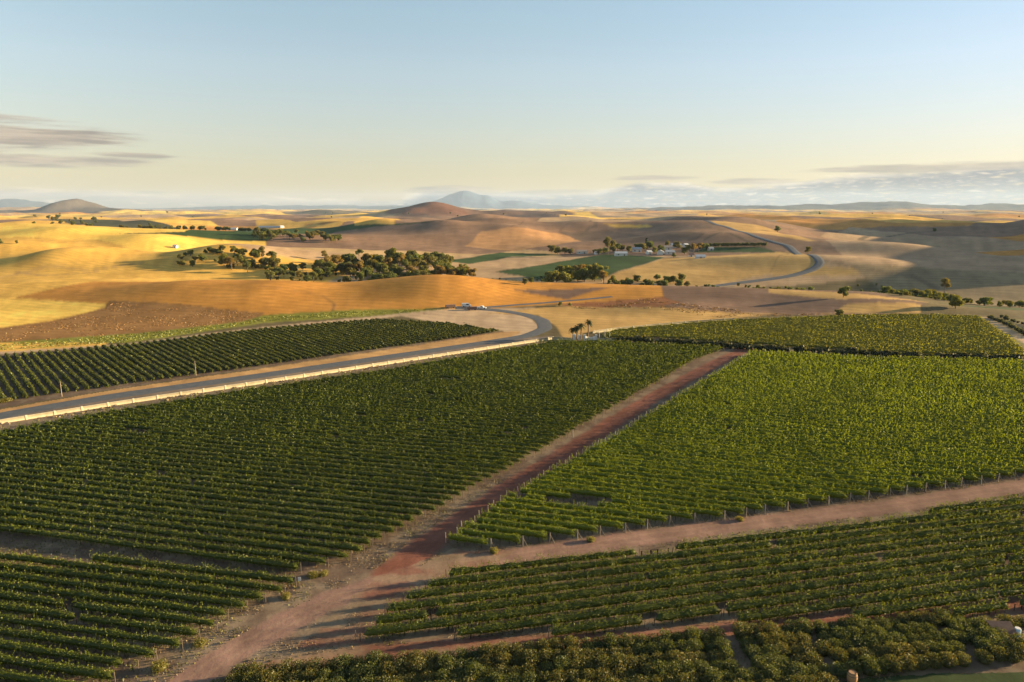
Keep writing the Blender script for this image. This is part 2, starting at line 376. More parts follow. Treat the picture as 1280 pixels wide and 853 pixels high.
TRACKS = [  # kind, colour, width in metres along a centre line of picture points
 ('d', DIRT, [(205,880),(265,830),(345,785),(420,748),(500,722),(600,702),(760,678),(960,652),(1120,632),(1290,606),(1500,575)], 4.6),
 ('k', RED, [(488,718),(545,672),(620,622),(700,572),(800,507),(880,462),(932,436)], 5.4),
 ('d', RED, [(300,850),(380,828),(560,808),(760,800),(930,786),(1060,775),(1180,766),(1300,752)], 2.6),
 ('g', (.07,.06,.04), [(1075,300),(1110,296),(1168,289)], 9), ('g', (.09,.07,.045), [(880,300),(905,290),(960,312),(985,316)], 5), ('g', (.20,.10,.035), [(330,359),(375,364),(405,371),(418,380),(416,388)], 1.3),
 ('g', (.10,.075,.05), [(1030,326),(1080,336),(1140,345),(1170,360)], 5), ('g', (.12,.085,.055), [(720,300),(735,286),(745,283),(738,276)], 7), ('g', (.36,.22,.10), [(0,347),(60,332),(110,338),(180,328)], 4), ('g', (.34,.2,.08), [(20,341),(60,345),(120,340)], 5),
 ('d', PALE, [(1232,398),(1290,430),(1400,480)], 4.5),
]
ZR = [0, 0]
def build_land():
    # rings: one picture row apart near by, log spaced far away
    near = [20, 30, 40, 50, 58, 64]
    pys = np.arange(880, 330, -.8); a = np.arctan((pys-CYP)/FPX)+PITCH; near += list(H/np.tan(a))
    far = list(np.geomspace(near[-1]*1.004, 36000, 560)); ys = np.array(near+far)
    u = np.concatenate([np.linspace(-1.0, -.80, 12)[:-1], np.linspace(-.80, .80, 1500), np.linspace(.80, 1.02, 22)[1:]])
    X = (u[None, :]*ys[:, None]); Y = np.repeat(ys[:, None], len(u), 1)
    Z = h(X, Y)
    ZR[:] = [min(float(Z.min()), -6.0), max(float(Z.max()), H)]; print('land', ZR)
    nr, nc = X.shape
    n1 = fbm(X/60, Y/60, 3); 
    # broad patchwork of far fields
    def cells(cx, cy, seed):
        gx = X/cx; gy = Y/cy; ix = np.floor(gx); iy = np.floor(gy); best = np.full(X.shape, 1e9); val = np.zeros(X.shape)
        for dx in (-1, 0, 1):
            for dy in (-1, 0, 1):
                jx = ix+dx; jy = iy+dy
                d = (gx-jx-hash_noise(jx, jy, seed))**2 + (gy-jy-hash_noise(jx, jy, seed+1))**2
                mk = d < best; best = np.where(mk, d, best); val = np.where(mk, hash_noise(jx, jy, seed+2), val)
        return val
    wx = 60*(fbm(X/300, Y/300, 77)-.5)
    v = cells(520, 430, 50); v2 = cells(1700, 1500, 60)
    v = np.where(Y > 5200, v2, v)
    pal = np.array([GOLD, PURP, TAN, GOLD, ORA, YEL, PURP, STRAW, OLIVE, GOLD])
    col = pal[(v*9.99).astype(int)]
    kind = np.zeros(X.shape, np.int8)                 # 0 ground 1 field track 2 dirt road 3 red track 4 vineyard soil
    KI = {'t': 0, 'r': 1, 'd': 2, 'k': 3, 'v': 4}
    jit = np.clip(Y/250, .2, 6)
    JX = X+jit*2.2*(fbm(X/(3*jit), Y/(3*jit), 91, 3)-.5); JY = Y+jit*2.2*(fbm(X/(3*jit)+40, Y/(3*jit), 92, 3)-.5)
    for f in FIELDS:
        k, c, pts, dmin = f[:4]; dmax = f[4] if len(f) > 4 else 33000
        P = pick(pts, dmin, dmax)
        x0, y0 = P.min(0)-5; x1, y1 = P.max(0)+5
        sub = (JX > x0) & (JX < x1) & (JY > y0) & (JY < y1)
        idx = np.nonzero(sub); ins = inside(P, JX[idx], JY[idx])
        ii = (idx[0][ins], idx[1][ins]); col[ii] = c; kind[ii] = KI[k]
        if k == 't' and dmin >= 280 and len(ii[0]):
            de = poly_dist(np.vstack([P, P[:1]]), JX[ii], JY[ii]); we = np.maximum(.8, Y[ii]*.0022)
            col[ii] *= (1-.38*np.exp(-(de/we)**2)*sstep(.3, .6, fbm(JX[ii]/(we*18), JY[ii]/(we*18), 66, 2)))[:, None]
    for px, yy, rx, ry, c in ((543,4100,300,520,(.17,.085,.055)),(640,4300,420,520,(.14,.085,.06)),(100,9000,900,1500,(.10,.085,.075)),(1100,15200,6500,1900,(.07,.075,.075)),(590,30000,5000,3500,(.06,.09,.15)),(330,30500,9000,3500,(.05,.065,.08)),(0,26000,5000,3500,(.06,.07,.08))):  # blue of the farthest mountains is haze painted into their colour
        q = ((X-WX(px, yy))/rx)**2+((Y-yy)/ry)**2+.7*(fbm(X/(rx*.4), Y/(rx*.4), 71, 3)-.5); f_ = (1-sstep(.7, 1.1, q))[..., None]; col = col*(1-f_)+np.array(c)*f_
    # bare and grassy patches in the vineyard soil
    vs = kind == 4
    g = fbm(X/2.2, Y/2.2, 61, 4); g2 = fbm(X/14, Y/14, 62, 3)
    mixg = sstep(.45, .7, g*.6+g2*.5)[..., None]
    col = np.where(vs[..., None], col*(1-mixg)+np.array((.21,.155,.105))*mixg, col)
    for k, c, pts, wd in sorted(TRACKS, key=lambda t: t[0] != 'k'):
        P = pick(pts, 40)
        # smooth the centre line
        t = np.linspace(0, len(P)-1, 60); cl = np.stack([np.interp(t, np.arange(len(P)), P[:, i]) for i in (0, 1)], 1)
        for _ in range(3): cl[1:-1] = .25*cl[:-2]+.5*cl[1:-1]+.25*cl[2:]
        x0, y0 = cl.min(0)-9; x1, y1 = cl.max(0)+9
        idx = np.nonzero((X > x0) & (X < x1) & (Y > y0) & (Y < y1))
        xx, yy = X[idx], Y[idx]
        d = poly_dist(cl, xx, yy)+1.1*(fbm(xx/1.6, yy/1.6, 93, 4)-.5)
        f = (1-sstep(wd*.5-.7, wd*.5+1.0, d+.9*(fbm(xx/5, yy/5, 97, 3)-.5)))[:, None]*(.9 if k != 'g' else .8)
        cc = np.array(c)*(.85+.3*fbm(xx/1.1, yy/1.1, 95, 4))[:, None]
        rut = np.exp(-((np.abs(d-.85))/.28)**2)[:, None]*.22
        cc = cc*(1-rut)+np.array(PALE)*.8*rut if k != 'k' else cc*(1-rut*1.2)+np.array(c)*.7*rut*1.2; cc = cc*(.78+.44*fbm(xx/9, yy/9, 98, 3))[:, None]
        col[idx] = col[idx]*(1-f)+cc*f
        on = (d < wd*.5+.2) & (k != 'g'); kind[(idx[0][on], idx[1][on])] = KI.get(k, 0)
    # trodden junction between the tracks
    P = pick([(300,853),(380,800),(470,725),(560,688),(640,690),(620,704),(520,735),(450,805),(640,800),(640,822),(400,850),(300,880)], 40)
    idx = np.nonzero((np.abs(X) < 80) & (Y < 140)); xx, yy = X[idx], Y[idx]
    ins = inside(P, xx+2.5*(fbm(xx/3, yy/3, 5)-.5), yy+2.5*(fbm(xx/3, yy/3, 6)-.5)); ii = (idx[0][ins], idx[1][ins])
    gg = fbm(X[ii]/4, Y[ii]/2.2, 15, 4)[:, None]; q = sstep(.25, .62, gg)
    col[ii] = .35*col[ii]+.65*(np.array(RED)*1.05*(1-q)+np.array(PALE)*.55*q)
    # lawn in the near right corner
    P = pick([(1050,853),(1085,847),(1180,842),(1300,840),(1400,900),(1040,900)], 40)
    ins = inside(P, JX, JY); col[ins] = (.055, .075, .03); kind[ins] = 5
    sm = col.copy()
    for _ in range(1):
        sm[1:-1] = .25*sm[:-2]+.5*sm[1:-1]+.25*sm[2:]; sm[:, 1:-1] = .25*sm[:, :-2]+.5*sm[:, 1:-1]+.25*sm[:, 2:]
    col = np.where((Y > 230)[..., None], sm, col)
    # tractor lines, mottling
    col = col*(.80+.40*fbm(X/17, Y/17, 4, 4))[..., None]
    rr = Y/100.0
    col = col*(.78+.44*fbm(X/(1.4+1.1*rr), Y/(1.4+1.1*rr), 8, 3))[..., None]
    V = np.stack([X, Y, Z], -1).reshape(-1, 3); T3 = np.clip(col, .004, .8).reshape(-1, 3)
    i = np.arange(nr*nc).reshape(nr, nc); F = np.stack([i[:-1, :-1], i[:-1, 1:], i[1:, 1:], i[1:, :-1]], -1).reshape(-1, 4)
    fk = kind[:-1, :-1].reshape(-1); far_m = (Y[:-1, :-1].reshape(-1) > 11000)
    # material
    m, T = col_attr_mat('soil_and_stubble')
    at_ = T.n('ShaderNodeAttribute', attribute_name='tint'); tc = T.n('ShaderNodeTexCoord'); ob = tc.outputs['Object']
    nA = T.noise(ob, 1.7, 6, .65); nB = T.noise(ob, .22, 5, .6); nC = T.noise(ob, .03, 5, .6)
    sxy = T.n('ShaderNodeSeparateXYZ'); T.link(ob, sxy.inputs[0])
    wob = T.m('MULTIPLY', T.noise(ob, .006, 3, .5), 60.0)
    st = T.m('SINE', T.m('ADD', T.m('ADD', T.m('MULTIPLY', sxy.outputs[0], .32), T.m('MULTIPLY', sxy.outputs[1], .9)), wob))
    k = T.m('ADD', T.m('MULTIPLY', nA, .55), T.m('ADD', T.m('MULTIPLY', nB, .35), T.m('MULTIPLY', nC, .4)))
    k = T.m('ADD', k, .36); st2 = T.m('SINE', T.m('ADD', T.m('MULTIPLY', sxy.outputs[2], 5.5), T.m('MULTIPLY', T.noise(ob, .012, 2, .5), 25.0)))
    far_ = T.smooth(sxy.outputs[1], 300.0, 380.0)
    k = T.m('ADD', k, T.m('MULTIPLY', T.m('MULTIPLY', st2, far_), .038))
    k = T.m('ADD', k, T.m('MULTIPLY', T.m('MULTIPLY', st, T.smooth(nC, .35, .6)), .075))
    c = T.n('ShaderNodeMix', data_type='RGBA', blend_type='MULTIPLY'); c.inputs[0].default_value = 1
    T.link(at_.outputs['Color'], c.inputs[6]); T.link(k, c.inputs[7])
    b = T.n('ShaderNodeBsdfPrincipled'); T.link(c.outputs[2], b.inputs['Base Color']); b.inputs['Roughness'].default_value = 1.0; b.inputs['Specular IOR Level'].default_value = .05
    bp = T.n('ShaderNodeBump'); bp.inputs['Strength'].default_value = .35; bp.inputs['Distance'].default_value = .12
    T.link(T.m('ADD', nA, T.m('MULTIPLY', nB, 1.5)), bp.inputs['Height']); T.link(bp.outputs[0], b.inputs['Normal'])
    o = T.n('ShaderNodeOutputMaterial'); T.link(b.outputs[0], o.inputs[0])
    def piece(name, sel, label):
        f = F[sel]; used, inv = np.unique(f, return_inverse=True)
        me = np_mesh(name, V[used], inv.reshape(-1, 4), m, T3[used], True)
        tag(obj(name, me), kind='structure')
    piece('ground', ((fk == 0) | (fk == 4)) & ~far_m, '')
    piece('hills', far_m, '')
    piece('field_track', (fk == 1) & ~far_m, ''); piece('dirt_road', fk == 2, ''); piece('red_dirt_track', fk == 3, ''); piece('lawn', fk == 5, '')
    # the rest of the plain all round, coarse
    rad = np.array([.0, 20, 60, 200, 800, 3000, 36000]); th = np.linspace(0, 2*math.pi, 97)[:-1]
    vx = np.concatenate([[[0, 0, -.6]]]+[np.stack([r*np.cos(th), r*np.sin(th), np.full(96, -.6 if r < 1000 else -6.0)], -1) for r in rad[1:]])
    f3 = [(0, 1+j, 1+(j+1) % 96) for j in range(96)]; f4 = []
    for q in range(len(rad)-2):
        for j in range(96): f4.append((1+q*96+j, 1+(q+1)*96+j, 1+(q+1)*96+(j+1) % 96, 1+q*96+(j+1) % 96))
    # leave out the wedge already covered by the detailed ground
    def mid(f): return vx[list(f)].mean(0)
    f4 = [f for f in f4 if not (mid(f)[1] > 30 and -0.93 < mid(f)[0]/mid(f)[1] < .93)]
    me = np_mesh('plain', vx, [np.array(f3), np.array(f4)], m, np.tile(np.array([GOLD]), (len(vx), 1))*.7, True); tag(obj('plain', me), kind='structure')
build_land()

# ------------------------------------------------------------------ asphalt roads
def road_mat():
    m, T = col_attr_mat('asphalt'); tc = T.n('ShaderNodeTexCoord'); n = T.noise(tc.outputs['Object'], .5, 6, .65)
    c = T.ramp(n, [(.3, (.055, .056, .06)), (.7, (.095, .093, .095))])
    b = T.n('ShaderNodeBsdfPrincipled'); T.link(c, b.inputs['Base Color']); b.inputs['Roughness'].default_value = .75
    o = T.n('ShaderNodeOutputMaterial'); T.link(b.outputs[0], o.inputs[0]); return m
ASPH = road_mat()
def spline(P, n=80, it=4):
    P = np.asarray(P, float); t = np.concatenate([[0], np.cumsum(np.hypot(*np.diff(P, axis=0).T))]); s = np.linspace(0, t[-1], n)
    c = np.stack([np.interp(s, t, P[:, k]) for k in range(2)], 1)
    for _ in range(it): c[1:-1] = .25*c[:-2]+.5*c[1:-1]+.25*c[2:]
    return c
def make_road(name, pts, wd, lift, mat, dmin=60, dmax=33000, n=160, it=6):
    c = spline(pick(pts, dmin, dmax), n, it); d = np.gradient(c, axis=0); d /= np.linalg.norm(d, axis=1)[:, None]; nn = np.stack([-d[:, 1], d[:, 0]], 1)
    K = np.linspace(-.5, .5, 7); V = []
    for k in K:
        p = c+nn*wd*k; V.append(np.stack([p[:, 0], p[:, 1], h(p[:, 0], p[:, 1])+lift*(1 if abs(k) < .5 else .0)], 1))
    V = np.stack(V, 1).reshape(-1, 3); i = np.arange(n*7).reshape(n, 7)
    F = np.stack([i[:-1, :-1], i[1:, :-1], i[1:, 1:], i[:-1, 1:]], -1).reshape(-1, 4)[:, ::-1]
    o = obj(name, np_mesh(name, V, F, mat, None, True)); tag(o, kind='structure'); return c
make_road('asphalt_road', [(-150,557),(0,519.5),(140,495.5),(320,470.5),(480,447),(600,429.5),(660,420),(682,411),(678,400),(655,393),(630,389),(600,386),(570,385)], 7.0, .07, ASPH, 100, 600)
make_road('asphalt_side_road', [(600,385),(650,381),(700,377),(765,371)], 3.6, .10, ASPH, 250, 600)
make_road('asphalt_road', [(880,359),(930,353),(985,346),(1018,337),(1027,329),(1018,320),(985,307),(945,296),(905,283),(882,276)], 8, .35, ASPH, 480, 3000)
#@@REST
# ------------------------------------------------------------------ vines
VINE_DIR = np.array([1.0, -.235]); VINE_DIR /= np.linalg.norm(VINE_DIR)
POST = principled('weathered_post_wood', (.30, .24, .17), .9, 0, .3, 6)
DARKPOST = principled('dark_post_wood', (.12, .09, .065), .9, 0, .3, 6)
BARK = (.07, .05, .035)
def canopy(A, B, st, seed):
    g = np.random.default_rng(seed); L = math.hypot(B[0]-A[0], B[1]-A[1]); dx, dy = (B[0]-A[0])/L, (B[1]-A[1])/L
    ox, oy = -dy, dx
    n = max(2, int(L)); ts = (np.arange(n)+.5)*L/n; X = A[0]+dx*ts; Y = A[1]+dy*ts; D = np.hypot(np.hypot(X, Y), H)
    s = np.clip(.00135*D, .12, .46)*st.get('fine', 1.0)
    cnt = st['cover']*2.6*(L/n)/s**2*.85; cnt = np.floor(cnt+g.random(n)).astype(int)
    t = np.repeat(ts, cnt)+(g.random(cnt.sum())-.5)*L/n; S = np.repeat(s, cnt)
    pitch = st.get('pitch', 1.4); off = g.random()*10
    def vig(t):
        v = .68+.42*vnoise(t/pitch+off, np.full(t.shape, seed*.37), 3)+.30*vnoise(t/9+off, np.full(t.shape, seed*.11), 4)
        if st.get('bush'): v = v*(.12+.98*np.abs(np.sin(math.pi*(t+off)/pitch))**.6)
        gap = (vnoise(np.floor((t+off)/pitch)*7.31, np.full(t.shape, seed*1.7), 9) < st.get('gap', .03)) | (vnoise((t+off)/5.5, np.full(t.shape, seed*3.1), 12) < st.get('hole', .07))
        if 'bare' in st:
            bx0, by0, rx_, ry_ = st['bare']; gap = gap | (((A[0]+dx*t-bx0)/rx_)**2+((A[1]+dy*t-by0)/ry_)**2 < .6+.8*vnoise(t/1.5, np.full(t.shape, seed*2.3), 17))
        return np.where(gap, 0, v)
    v = vig(t); keep = v > 0; t, S, v = t[keep], S[keep], v[keep]; m = len(t)
    th = g.random(m)*2*math.pi; r = .72+.42*g.random(m)**1.3
    lat = np.cos(th)*st['hw']*v*r; zz = st['zc']*(.8+.2*v)+np.sin(th)*st['hh']*v*r
    x = A[0]+dx*t+ox*lat; y = A[1]+dy*t+oy*lat
    P = np.stack([x, y, h(A[0]+dx*t, A[1]+dy*t)+zz], 1)
    if st.get('shoots', 0):
        k = int(L*st['shoots']); tt = g.random(k)*L; kv = vig(tt); tt = tt[kv > 0]; kv = kv[kv > 0]; k = len(tt)
        lean = g.normal(size=(k, 2))*.22; ln = .25+.45*g.random(k); lt = (g.random(k)-.5)*st['hw']*1.4
        for f in (.2, .5, .8, 1.0):
            q = np.stack([A[0]+dx*tt+ox*lt+lean[:, 0]*f, A[1]+dy*tt+oy*lt+lean[:, 1]*f, h(A[0]+dx*tt, A[1]+dy*tt)+st['zc']*(.8+.2*kv)+st['hh']*kv+ln*f], 1)
            P = np.concatenate([P, q]); S = np.concatenate([S, np.clip(.00135*np.hypot(np.hypot(q[:, 0], q[:, 1]), H), .12, .46)*.95])
    nn_ = len(P)-m; ON = np.concatenate([np.stack([ox*np.cos(th), oy*np.cos(th), np.sin(th)+.25], 1), np.tile([0, 0, .6], (nn_, 1))])
    V, F = quads_at(P, S, g, .1, 1.0, ON*st.get('bias', 1.0)*np.clip(np.hypot(P[:, 0], P[:, 1])/150, .85, 1.6)[:, None])
    cols = np.array(st['cols']); ci = g.integers(0, len(cols), len(P)); patch = vnoise(P[:, 0]/11, P[:, 1]/11, 21)
    cl = cols[ci]*(.72+.36*g.random(len(P)))[:, None]*(.8+.4*patch)[:, None]
    yel = (g.random(len(P)) < .012+.03*(patch > .75))[:, None]; cl = np.where(yel, np.array([.17, .14, .03])*(.7+.5*g.random(len(P)))[:, None], cl)
    far = np.clip((np.hypot(P[:, 0], P[:, 1])-110)/160, 0, .75)[:, None]; cl = cl*(1-far)+cols.mean(0)*.92*(.8+.4*patch)[:, None]*far
    T_ = np.repeat(cl, 4, 0)
    # solid heart of the hedge, in a darker leaf colour
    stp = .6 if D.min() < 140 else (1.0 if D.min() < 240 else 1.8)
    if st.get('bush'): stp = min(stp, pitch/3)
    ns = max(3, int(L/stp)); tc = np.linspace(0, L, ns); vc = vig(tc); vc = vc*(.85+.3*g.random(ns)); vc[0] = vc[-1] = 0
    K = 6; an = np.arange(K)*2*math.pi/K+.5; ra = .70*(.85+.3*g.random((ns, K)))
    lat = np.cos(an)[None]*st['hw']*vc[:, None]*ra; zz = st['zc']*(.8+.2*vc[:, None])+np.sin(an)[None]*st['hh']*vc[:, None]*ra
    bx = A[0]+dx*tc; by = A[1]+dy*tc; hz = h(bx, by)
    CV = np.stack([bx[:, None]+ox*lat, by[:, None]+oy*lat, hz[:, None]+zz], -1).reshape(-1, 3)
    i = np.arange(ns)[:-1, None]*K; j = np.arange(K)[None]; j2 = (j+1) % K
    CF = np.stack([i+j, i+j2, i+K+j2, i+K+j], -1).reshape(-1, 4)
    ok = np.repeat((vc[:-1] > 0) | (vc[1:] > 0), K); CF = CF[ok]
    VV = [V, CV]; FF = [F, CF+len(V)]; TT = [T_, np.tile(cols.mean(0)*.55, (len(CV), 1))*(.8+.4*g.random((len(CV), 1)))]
    nv = len(V)+len(CV)
    if D.min() < 190 and not st.get('bush'):
        tk = np.arange(.4, L, pitch)+.2*g.normal(size=len(np.arange(.4, L, pitch))); kx = A[0]+dx*tk; ky = A[1]+dy*tk
        sel = np.hypot(kx, ky) < 200; tk, kx, ky = tk[sel], kx[sel], ky[sel]; kz = h(kx, ky); q = []
        for e, (zl, rr) in enumerate(((-.05, .045), (st['zc'], .03))):
            for a in (0, 2.1, 4.2):
                q.append(np.stack([kx+rr*math.cos(a)+e*.08*g.normal(size=len(kx)), ky+rr*math.sin(a), kz+zl], 1))
        q = np.stack(q, 1).reshape(-1, 3); b = np.arange(len(kx))[:, None]*6
        tf = np.concatenate([b+np.array([[c, (c+1) % 3, 3+(c+1) % 3, 3+c]]) for c in range(3)]) + nv
        VV.append(q); FF.append(tf); TT.append(np.tile(np.array(BARK), (len(q), 1))); nv += len(q)
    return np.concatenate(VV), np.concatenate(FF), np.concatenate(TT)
def post_mesh(name, hh, r, mat):
    m = MB(); m.tube([(0, 0, -.1), (.02, .01, hh*.5), (.01, 0, hh)], [r, r*.95, r*.9], 6); o = m.build(name, mat); me = o.data; bpy.data.objects.remove(o); return me
POST_NEAR = post_mesh('post', 1.75, .05, DARKPOST); POST_END = post_mesh('post', 1.85, .085, POST)
bm_ = MB(); bm_.tube([(0, 0, 1.5), (.95, -.16, 0)], .035, 5); o_ = bm_.build('brace', POST); BRACE = o_.data; bpy.data.objects.remove(o_)
def clip_rows(P, dirv, spacing, phase=.5):
    nrm = np.array([-dirv[1], dirv[0]]); tp = P@dirv; sp = P@nrm; rows = []
    s = sp.min()+spacing*phase
    while s < sp.max():
        hits = []
        for i in range(len(P)):
            j = (i+1) % len(P)
            if (sp[i] > s) != (sp[j] > s): hits.append(tp[i]+(s-sp[i])/(sp[j]-sp[i])*(tp[j]-tp[i]))
        hits.sort()
        for a, b in zip(hits[::2], hits[1::2]):
            if b-a > 3: rows.append((a*dirv+s*nrm, b*dirv+s*nrm))
        s += spacing
    return rows
STAT = {'rows': 0, 'quads': 0}
def vine_block(poly, dirv, spacing, st, label, group, dmin=40, endpost=None, seed=1, phase=.5):
    P = np.asarray(poly) if st.get('plan') else pick(poly, dmin)
    rows = clip_rows(P, dirv, spacing, phase); out = []; g = random.Random(seed)
    for k, (A, B) in enumerate(rows):
        j = st.get('jag', .5); A = A+dirv*g.uniform(-j, j); B = B+dirv*g.uniform(-j, j)
        V, F, T_ = canopy(A, B, st, seed*100+k); z = float(h(A[0], A[1])); V = V-np.array([A[0], A[1], z])
        root = empty('vine_row', (A[0], A[1], z)); n = len(rows)
        lb = label(k, n) if callable(label) else label
        if lb is None: lb = '%s %s, outside the frame' % (ORD[min(19, n-1-k-20) if n-1-k >= 20 else 0], group)
        tag(root, lb, 'vine row', group if not callable(label) else None)
        obj('vines', np_mesh('vines', V, F, LEAF, T_), root)
        STAT['rows'] += 1; STAT['quads'] += len(F)
        L = np.linalg.norm(B-A); dmn = min(np.hypot(*A), np.hypot(*B), np.hypot(*((A+B)/2)))
        def put(me, t, nm='post', tilt=.04):
            p = A+dirv*t; o = obj(nm, me, root, (dirv[0]*t, dirv[1]*t, float(h(p[0], p[1]))-z))
            o.rotation_euler = (g.uniform(-tilt, tilt), g.uniform(-tilt, tilt), g.uniform(0, 6) if nm == 'post' else 0); return o
        if endpost == 'brace':
            o = put(POST_END, L+.35); b = obj('brace', BRACE, o); 
            b.rotation_euler = (0, 0, -o.rotation_euler[2]-.25); put(POST_END, -.35)
        elif endpost:
            put(POST_NEAR, -.3); put(POST_NEAR, L+.35)
            if endpost == 'all':
                t = 6.0
                while t < L-3:
                    p = A+dirv*t; c = math.hypot(p[0], p[1])
                    if c < 190 and abs(p[0]/p[1]) < .80: put(POST_NEAR, t)
                    t += 6.2
        out.append(root)
    return out
ORD = 'topmost second third fourth fifth sixth seventh eighth ninth tenth eleventh twelfth thirteenth fourteenth fifteenth sixteenth seventeenth eighteenth nineteenth twentieth'.split()
DARK_L = [(.088, .115, .009), (.105, .132, .010), (.12, .14, .011), (.07, .10, .009)]
FRESH_L = [(.165, .215, .012), (.19, .235, .013), (.21, .245, .014), (.135, .185, .011)]
MID_L = [(.095, .128, .011), (.115, .145, .012), (.135, .155, .014), (.075, .108, .010)]
GREY_L = [(.085, .105, .018), (.11, .122, .018), (.125, .13, .022)]
LIGHT_L = [(.215, .215, .022), (.25, .235, .024), (.18, .195, .022)]
# lower left block
vine_block([(-150,680),(0,694),(200,712),(372,733),(355,742),(335,752),(314,758),(292,771),(269,786),(242,801),(215,816),(187,831),(156,845),(100,875),(-150,960)], np.array([.980, -.195]), 2.35,
  dict(hw=.58, hh=.60, zc=1.05, cover=1.0, cols=DARK_L, shoots=2.2, gap=.06, hole=.10), lambda k, n: '%s row of grapevines below the bare strip in the lower left block' % ORD[n-1-k] if n-1-k < 20 else None, 'lower left vine rows', 40, 'all', 11)
# big left block
vine_block([(-140,652),(0,672),(200,697),(380,717),(437,701),(504,663),(560,632),(640,587),(707,548),(800,492),(870,452),(906,438),(830,434),(760,430),(700,429),(640,438),(480,466),(320,489),(140,518),(0,543),(-140,566)], VINE_DIR, 2.45,
  dict(hw=.58, hh=.60, zc=1.05, cover=1.0, cols=DARK_L, shoots=1.6, gap=.03, hole=.05), 'dark green row of grapevines between the white wall and the red track', 'rows of the big left vineyard block', 60, 'ends', 12)
# trellised block right of the red track
BARE = at(726, 633, 60)
vine_block([(556,683),(600,686),(632,686),(697,677),(841,656),(894,651),(971,640),(1045,630),(1115,620),(1180,611),(1222,605),(1280,596),(1420,577),(1420,459),(1280,455.5),(1100,451.5),(940,443.5),(850,498),(760,555),(710,584),(643,622)], np.array([.960, -.28]), 2.4,
  dict(hw=.46, hh=.66, zc=1.18, cover=1.15, bias=1.45, fine=.8, bare=(BARE.x, BARE.y, 6.5, 2.0), cols=FRESH_L, shoots=2.4, gap=.02, hole=.03), 'bright green trellised row of grapevines right of the red track', 'rows of the right vineyard block', 60, 'brace', 13)
# lower right block
vine_block([(447,803),(467,788),(487,768),(505,753),(540,735),(588,714),(632,707),(800,690),(960,672),(1120,652),(1280,628),(1420,610),(1420,765),(1280,774),(1181,776),(1061,778),(939,782),(816,791),(694,800)], np.array([.977, .213]), 2.5,
  dict(hw=.66, hh=.68, zc=1.12, cover=1.0, cols=MID_L, shoots=5.0, gap=.06, hole=.07), lambda k, n: '%s row of shaggy grapevines in the lower right block above the shrubs' % ORD[n-1-k] if n-1-k < 20 else None, 'lower right vine rows', 40, 'all', 14)
# upper left block of separate bushes
vine_block([(-120,525),(0,503),(37,498),(140,484),(245,469),(320,459),(480,436),(627,415),(560,405),(470,400),(320,413),(160,432),(0,446),(-120,462)], np.array([-.661, .750]), 2.6,
  dict(hw=.72, hh=.72, zc=.78, cover=1.0, cols=GREY_L, pitch=1.9, bush=True, gap=.04, hole=.02), 'row of separate bushy vines in the block left of the asphalt road', 'rows of bush vines across the road', 140, None, 15)
# far right block
vine_block([(750,424),(764,415),(840,408),(920,402),(1060,396),(1160,395),(1226,398),(1262,424),(1283,442),(1283,448),(1100,442),(920,431),(830,424)], np.array([.975, -.22]), 2.9,
  dict(hw=.80, hh=.62, zc=1.0, cover=.85, cols=LIGHT_L, gap=.01, hole=.01), 'pale green row of grapevines in the far block behind the grey shrub hedge', 'rows of the far right vineyard block', 200, None, 16)
print('vine rows', STAT)
#@@HAZE
# ------------------------------------------------------------------ air
def build_haze():
    m, T = col_attr_mat('haze_air'); v = T.n('ShaderNodeVolumePrincipled')
    v.inputs['Color'].default_value = (.52, .70, 1.0, 1); v.inputs['Density'].default_value = HAZE; v.inputs['Anisotropy'].default_value = .1
    o = T.n('ShaderNodeOutputMaterial'); T.link(v.outputs[0], o.inputs['Volume'])
    b = MB(); b.box(-38000, 38000, -38000, 38000, ZR[0]-1, ZR[1]+6); ob = b.build('haze', m); tag(ob, kind='stuff')
HAZE = 1.9e-5
build_haze()
